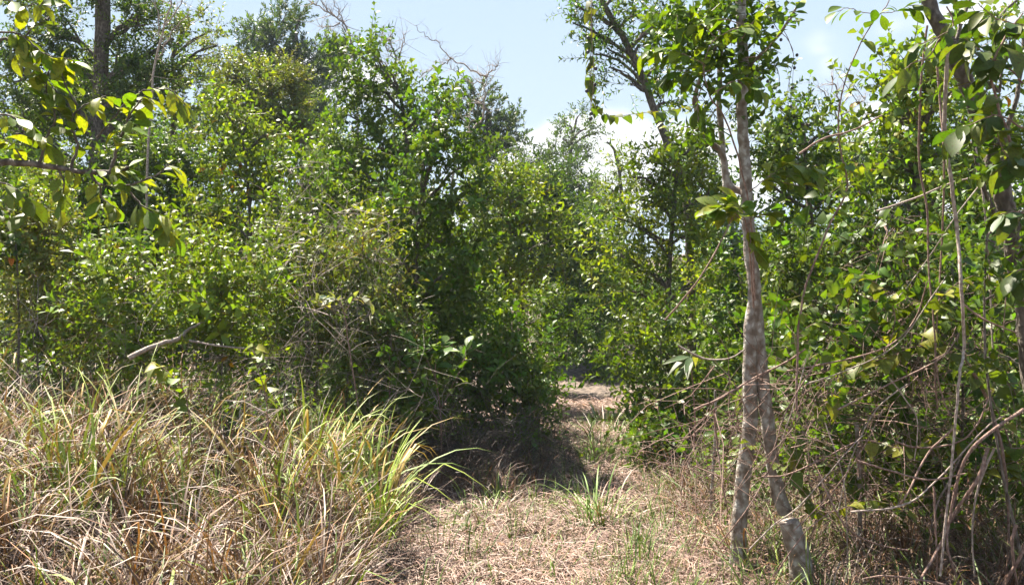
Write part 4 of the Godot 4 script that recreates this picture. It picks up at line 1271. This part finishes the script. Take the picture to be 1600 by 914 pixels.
func build_grass() -> void:
	var straw_c := [Color(0.190, 0.118, 0.080), Color(0.320, 0.255, 0.205), Color(0.130, 0.068, 0.042), Color(0.200, 0.095, 0.036), Color(0.095, 0.052, 0.036), Color(0.150, 0.085, 0.054), Color(0.105, 0.065, 0.048)]
	var cut_c := [Color(0.290, 0.213, 0.168), Color(0.344, 0.282, 0.234), Color(0.227, 0.148, 0.114), Color(0.138, 0.090, 0.069), Color(0.090, 0.055, 0.042)]
	var green_c := [Color(0.134, 0.197, 0.027), Color(0.189, 0.221, 0.032), Color(0.102, 0.158, 0.027), Color(0.173, 0.221, 0.036), Color(0.284, 0.189, 0.056)]
	var fresh_c := [Color(0.117, 0.198, 0.026), Color(0.146, 0.219, 0.033), Color(0.088, 0.154, 0.022)]
	var dry := [tuft(24, 0.66, 1.0, 0.0095, 2.4, straw_c), tuft(24, 0.52, 1.25, 0.008, 2.6, straw_c), tuft(20, 0.8, 0.8, 0.011, 2.0, straw_c)]
	var grn := [tuft(12, 0.66, 0.8, 0.015, 1.7, green_c), tuft(10, 0.85, 0.6, 0.017, 2.0, green_c), tuft(12, 0.52, 1.0, 0.013, 1.5, green_c)]
	var xs := [[], [], []]
	var cs := [[], [], []]
	var gx := [[], [], []]
	var gc := [[], [], []]
	# the grass mound: between the frame's side and the clearing
	for c in 105:
		var d := rf(2.9, 8.2)
		var x := rf(-0.66 * d - 0.4, -0.5)
		var edge := -0.66 - 0.22 * sin(d * 1.7) - maxf(0.0, d - 5.4) * 0.4
		if x > edge:
			x = edge - rf(0.0, 0.5)
		var big := rf(0.5, 1.2) * clampf((edge - x) / 0.7 + 0.45, 0.45, 1.0)
		var lush := pow(rng.randf(), 1.6)
		for i in int(23 * rf(0.5, 1.3)):
			var p := Vector3(x, 0, -d) + Vector3(rng.randfn(0, 0.19), 0, rng.randfn(0, 0.19))
			if p.x > edge + 0.1:
				continue
			p.y = ground_y(p.x, p.z) + mound_h(p.x, p.z) * rf(0.1, 0.9)
			var v := rng.randi() % 3
			var b := Basis.from_euler(Vector3(rf(-0.35, 0.35), rf(0, TAU), rf(-0.35, 0.35))).scaled(Vector3.ONE * big * rf(0.75, 1.15))
			var tone := snappedf(rf(0.7, 1.2), 0.1)
			if rng.randf() > 0.16 + 0.55 * lush:
				xs[v].append(Transform3D(b, p))
				cs[v].append(Color(tone, tone, tone))
			elif rng.randf() < 0.42:
				p.y += 0.06
				gx[v].append(Transform3D(b, p))
				gc[v].append(Color(tone, tone, tone))
	grass_stuff("dry_grass", "dry straw-coloured tall grass heaped into a mound", dry, xs, cs)
	# bright stand of green blades at the mound's end
	for i in 46:
		var q := at(rf(390, 605), 430, rf(4.5, 5.6))
		var v := rng.randi() % 3
		gx[v].append(Transform3D(Basis.from_euler(Vector3(rf(-0.2, 0.2), rf(0, TAU), rf(-0.25, 0.05))).scaled(Vector3.ONE * rf(0.6, 1.25)), Vector3(q.x, ground_y(q.x, q.z) + mound_h(q.x, q.z) * 0.6, q.z)))
		gc[v].append(Color(1.15, 1.2, 1.0))
	grass_stuff("green_grass", "green blades growing up through the dry grass mound", grn, gx, gc)
	# litter of cut straw over the clearing and trail
	var litter := [straw(150, 0.3, 0.08, 0.0042, 0.03, cut_c), straw(150, 0.3, 0.06, 0.0048, 0.02, cut_c), straw(90, 0.28, 0.15, 0.0045, 0.07, cut_c), straw(16, 0.3, 0.06, 0.026, 0.03, [Color(0.216, 0.124, 0.075), Color(0.133, 0.075, 0.050), Color(0.299, 0.199, 0.124)])]
	xs = [[], [], []]
	cs = [[], [], []]
	xs.append([])
	cs.append([])
	for i in 2900:
		var d := rf(3.4, 11.0) if i % 3 == 0 else rf(3.6, 8.5)
		var x := trail_x(d) + rf(-1.0, 1.0) * (2.4 if d < 8.0 else 1.4)
		var v := rng.randi() % 3 if i % 6 else 3
		if v < 3 and hn.get_noise_2d(x * 70.0 + 900.0, d * 70.0) < -0.22:
			continue
		xs[v].append(Transform3D(Basis.from_euler(Vector3(0, rf(0, TAU), 0)).scaled(Vector3.ONE * rf(0.7, 1.2)), Vector3(x, ground_y(x, -d), -d)))
		cs[v].append(Color(1.1, 1.0, 0.97) * rf(0.7, 1.2))
	grass_stuff("straw_litter", "pinkish cut straw strewn over the clearing and trail", litter, xs, cs, true)
	# short green growth on the clearing
	var short := [tuft(9, 0.15, 0.9, 0.0055, 1.1, fresh_c, 4), tuft(7, 0.24, 0.7, 0.0065, 1.3, fresh_c, 4), tuft(10, 0.12, 1.1, 0.005, 1.0, straw_c, 4)]
	xs = [[], [], []]
	cs = [[], [], []]
	for i in 3000:
		var d := rf(3.6, 9.0)
		var x := trail_x(d) + rf(-1.6, 1.9)
		var patch := hn.get_noise_2d(x * 160.0, d * 160.0) + 0.18 * (x - trail_x(d))
		if patch < 0.0:
			continue
		var v := rng.randi() % 3
		xs[v].append(Transform3D(Basis.from_euler(Vector3(0, rf(0, TAU), 0)).scaled(Vector3.ONE * rf(0.6, 1.3)), Vector3(x, ground_y(x, -d), -d)))
		cs[v].append(Color.WHITE * rf(0.8, 1.3))
	grass_stuff("short_grass", "short green grass sprouting through the straw", short, xs, cs, true)
	# dry undergrowth at the foot of the vine tangle
	var low := [tuft(22, 0.4, 1.1, 0.006, 2.0, straw_c, 5), tuft(22, 0.5, 1.0, 0.007, 2.2, straw_c, 5), tuft(10, 0.4, 0.8, 0.01, 1.3, green_c, 5)]
	xs = [[], [], []]
	cs = [[], [], []]
	for i in 700:
		var d := rf(3.6, 7.6)
		var x := rf(1.15, 3.6)
		if x < trail_x(d) + 0.55:
			continue
		var v := rng.randi() % 3
		xs[v].append(Transform3D(Basis.from_euler(Vector3(rf(-0.3, 0.3), rf(0, TAU), rf(-0.3, 0.3))).scaled(Vector3.ONE * rf(0.6, 1.1)), Vector3(x, ground_y(x, -d), -d)))
		cs[v].append(Color.WHITE * rf(0.75, 1.1))
	# and in the hollow, given darker tints to stand for its shade
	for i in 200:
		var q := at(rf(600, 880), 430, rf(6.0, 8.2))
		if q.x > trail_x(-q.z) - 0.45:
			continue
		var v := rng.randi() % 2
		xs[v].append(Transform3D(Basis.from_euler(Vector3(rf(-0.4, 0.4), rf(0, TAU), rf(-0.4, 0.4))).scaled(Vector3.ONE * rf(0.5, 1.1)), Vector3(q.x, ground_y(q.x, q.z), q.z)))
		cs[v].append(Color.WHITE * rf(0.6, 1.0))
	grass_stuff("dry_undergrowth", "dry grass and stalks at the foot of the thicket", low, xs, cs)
	# herbs covering the banks under the trees
	var herb := [sprays["weed3"][0], sprays["weed3"][1], sprays["mid2"][2]]
	xs = [[], [], []]
	cs = [[], [], []]
	for i in 7000:
		var d := rf(5.6, 24.0)
		var x := rf(-0.68, 0.68) * d
		var off := x - trail_x(d)
		if off > -1.0 - 0.08 * d and off < 0.5 + 0.03 * d:
			continue
		var v := rng.randi() % 3
		var dv := (Vector3(rf(-0.7, 0.7), 1, rf(-0.7, 0.7))).normalized()
		xs[v].append(Transform3D(frame(dv, rdir()).scaled(Vector3.ONE * rf(0.8, 1.7) * (1.0 if d < 9.0 else 1.6)), Vector3(x, ground_y(x, -d) + rf(0.0, 0.25), -d)))
		var g: Color = [LEAF_GREEN, LEAF_GREEN, LEAF_YELLOWISH][rng.randi() % 3]
		cs[v].append(g)
	grass_stuff("bank_undergrowth", "low leafy undergrowth covering the banks beneath the shrubs", herb, xs, cs, true)
	for q in get_children():
		if q.name == "bank_undergrowth":
			for p in q.get_children():
				p.name = "herbs"
				p.material_override = mats.leaf
	# single tufts one can pick out on the trail
	var tuft_meshes := []
	for i in 3:
		tuft_meshes.append(tuft(60, 0.26, 1.2, 0.0065, 1.4, fresh_c + [straw_c[0], straw_c[1]], 5).mesh())
	for q in [[768, 822, 1.0, "bright grass tuft at the shaded hollow's edge"], [690, 822, 0.7, "small bright grass tuft beside the broken stick"], [940, 815, 1.25, "dark green grass tuft in the middle of the trail"], [945, 690, 1.3, "light green grass tuft where the trail narrows"], [950, 665, 1.2, "light green grass tuft beyond the trail's narrowing"], [930, 715, 0.9, "low grass tuft beside the trail under the bright shrub"]]:
		var d: float = EYE * F / (q[1] - 430.0)
		var p := on_ground(q[0], d)
		var o := part(numbered("grass_tuft"), tuft_meshes[rng.randi() % 3], mats.grass, self, Transform3D(Basis(Vector3.UP, rf(0, TAU)).scaled(Vector3(1.5, 1.1, 1.5) * q[2]), p))
		o.set_meta("label", q[3])
		o.set_meta("category", "grass tuft")
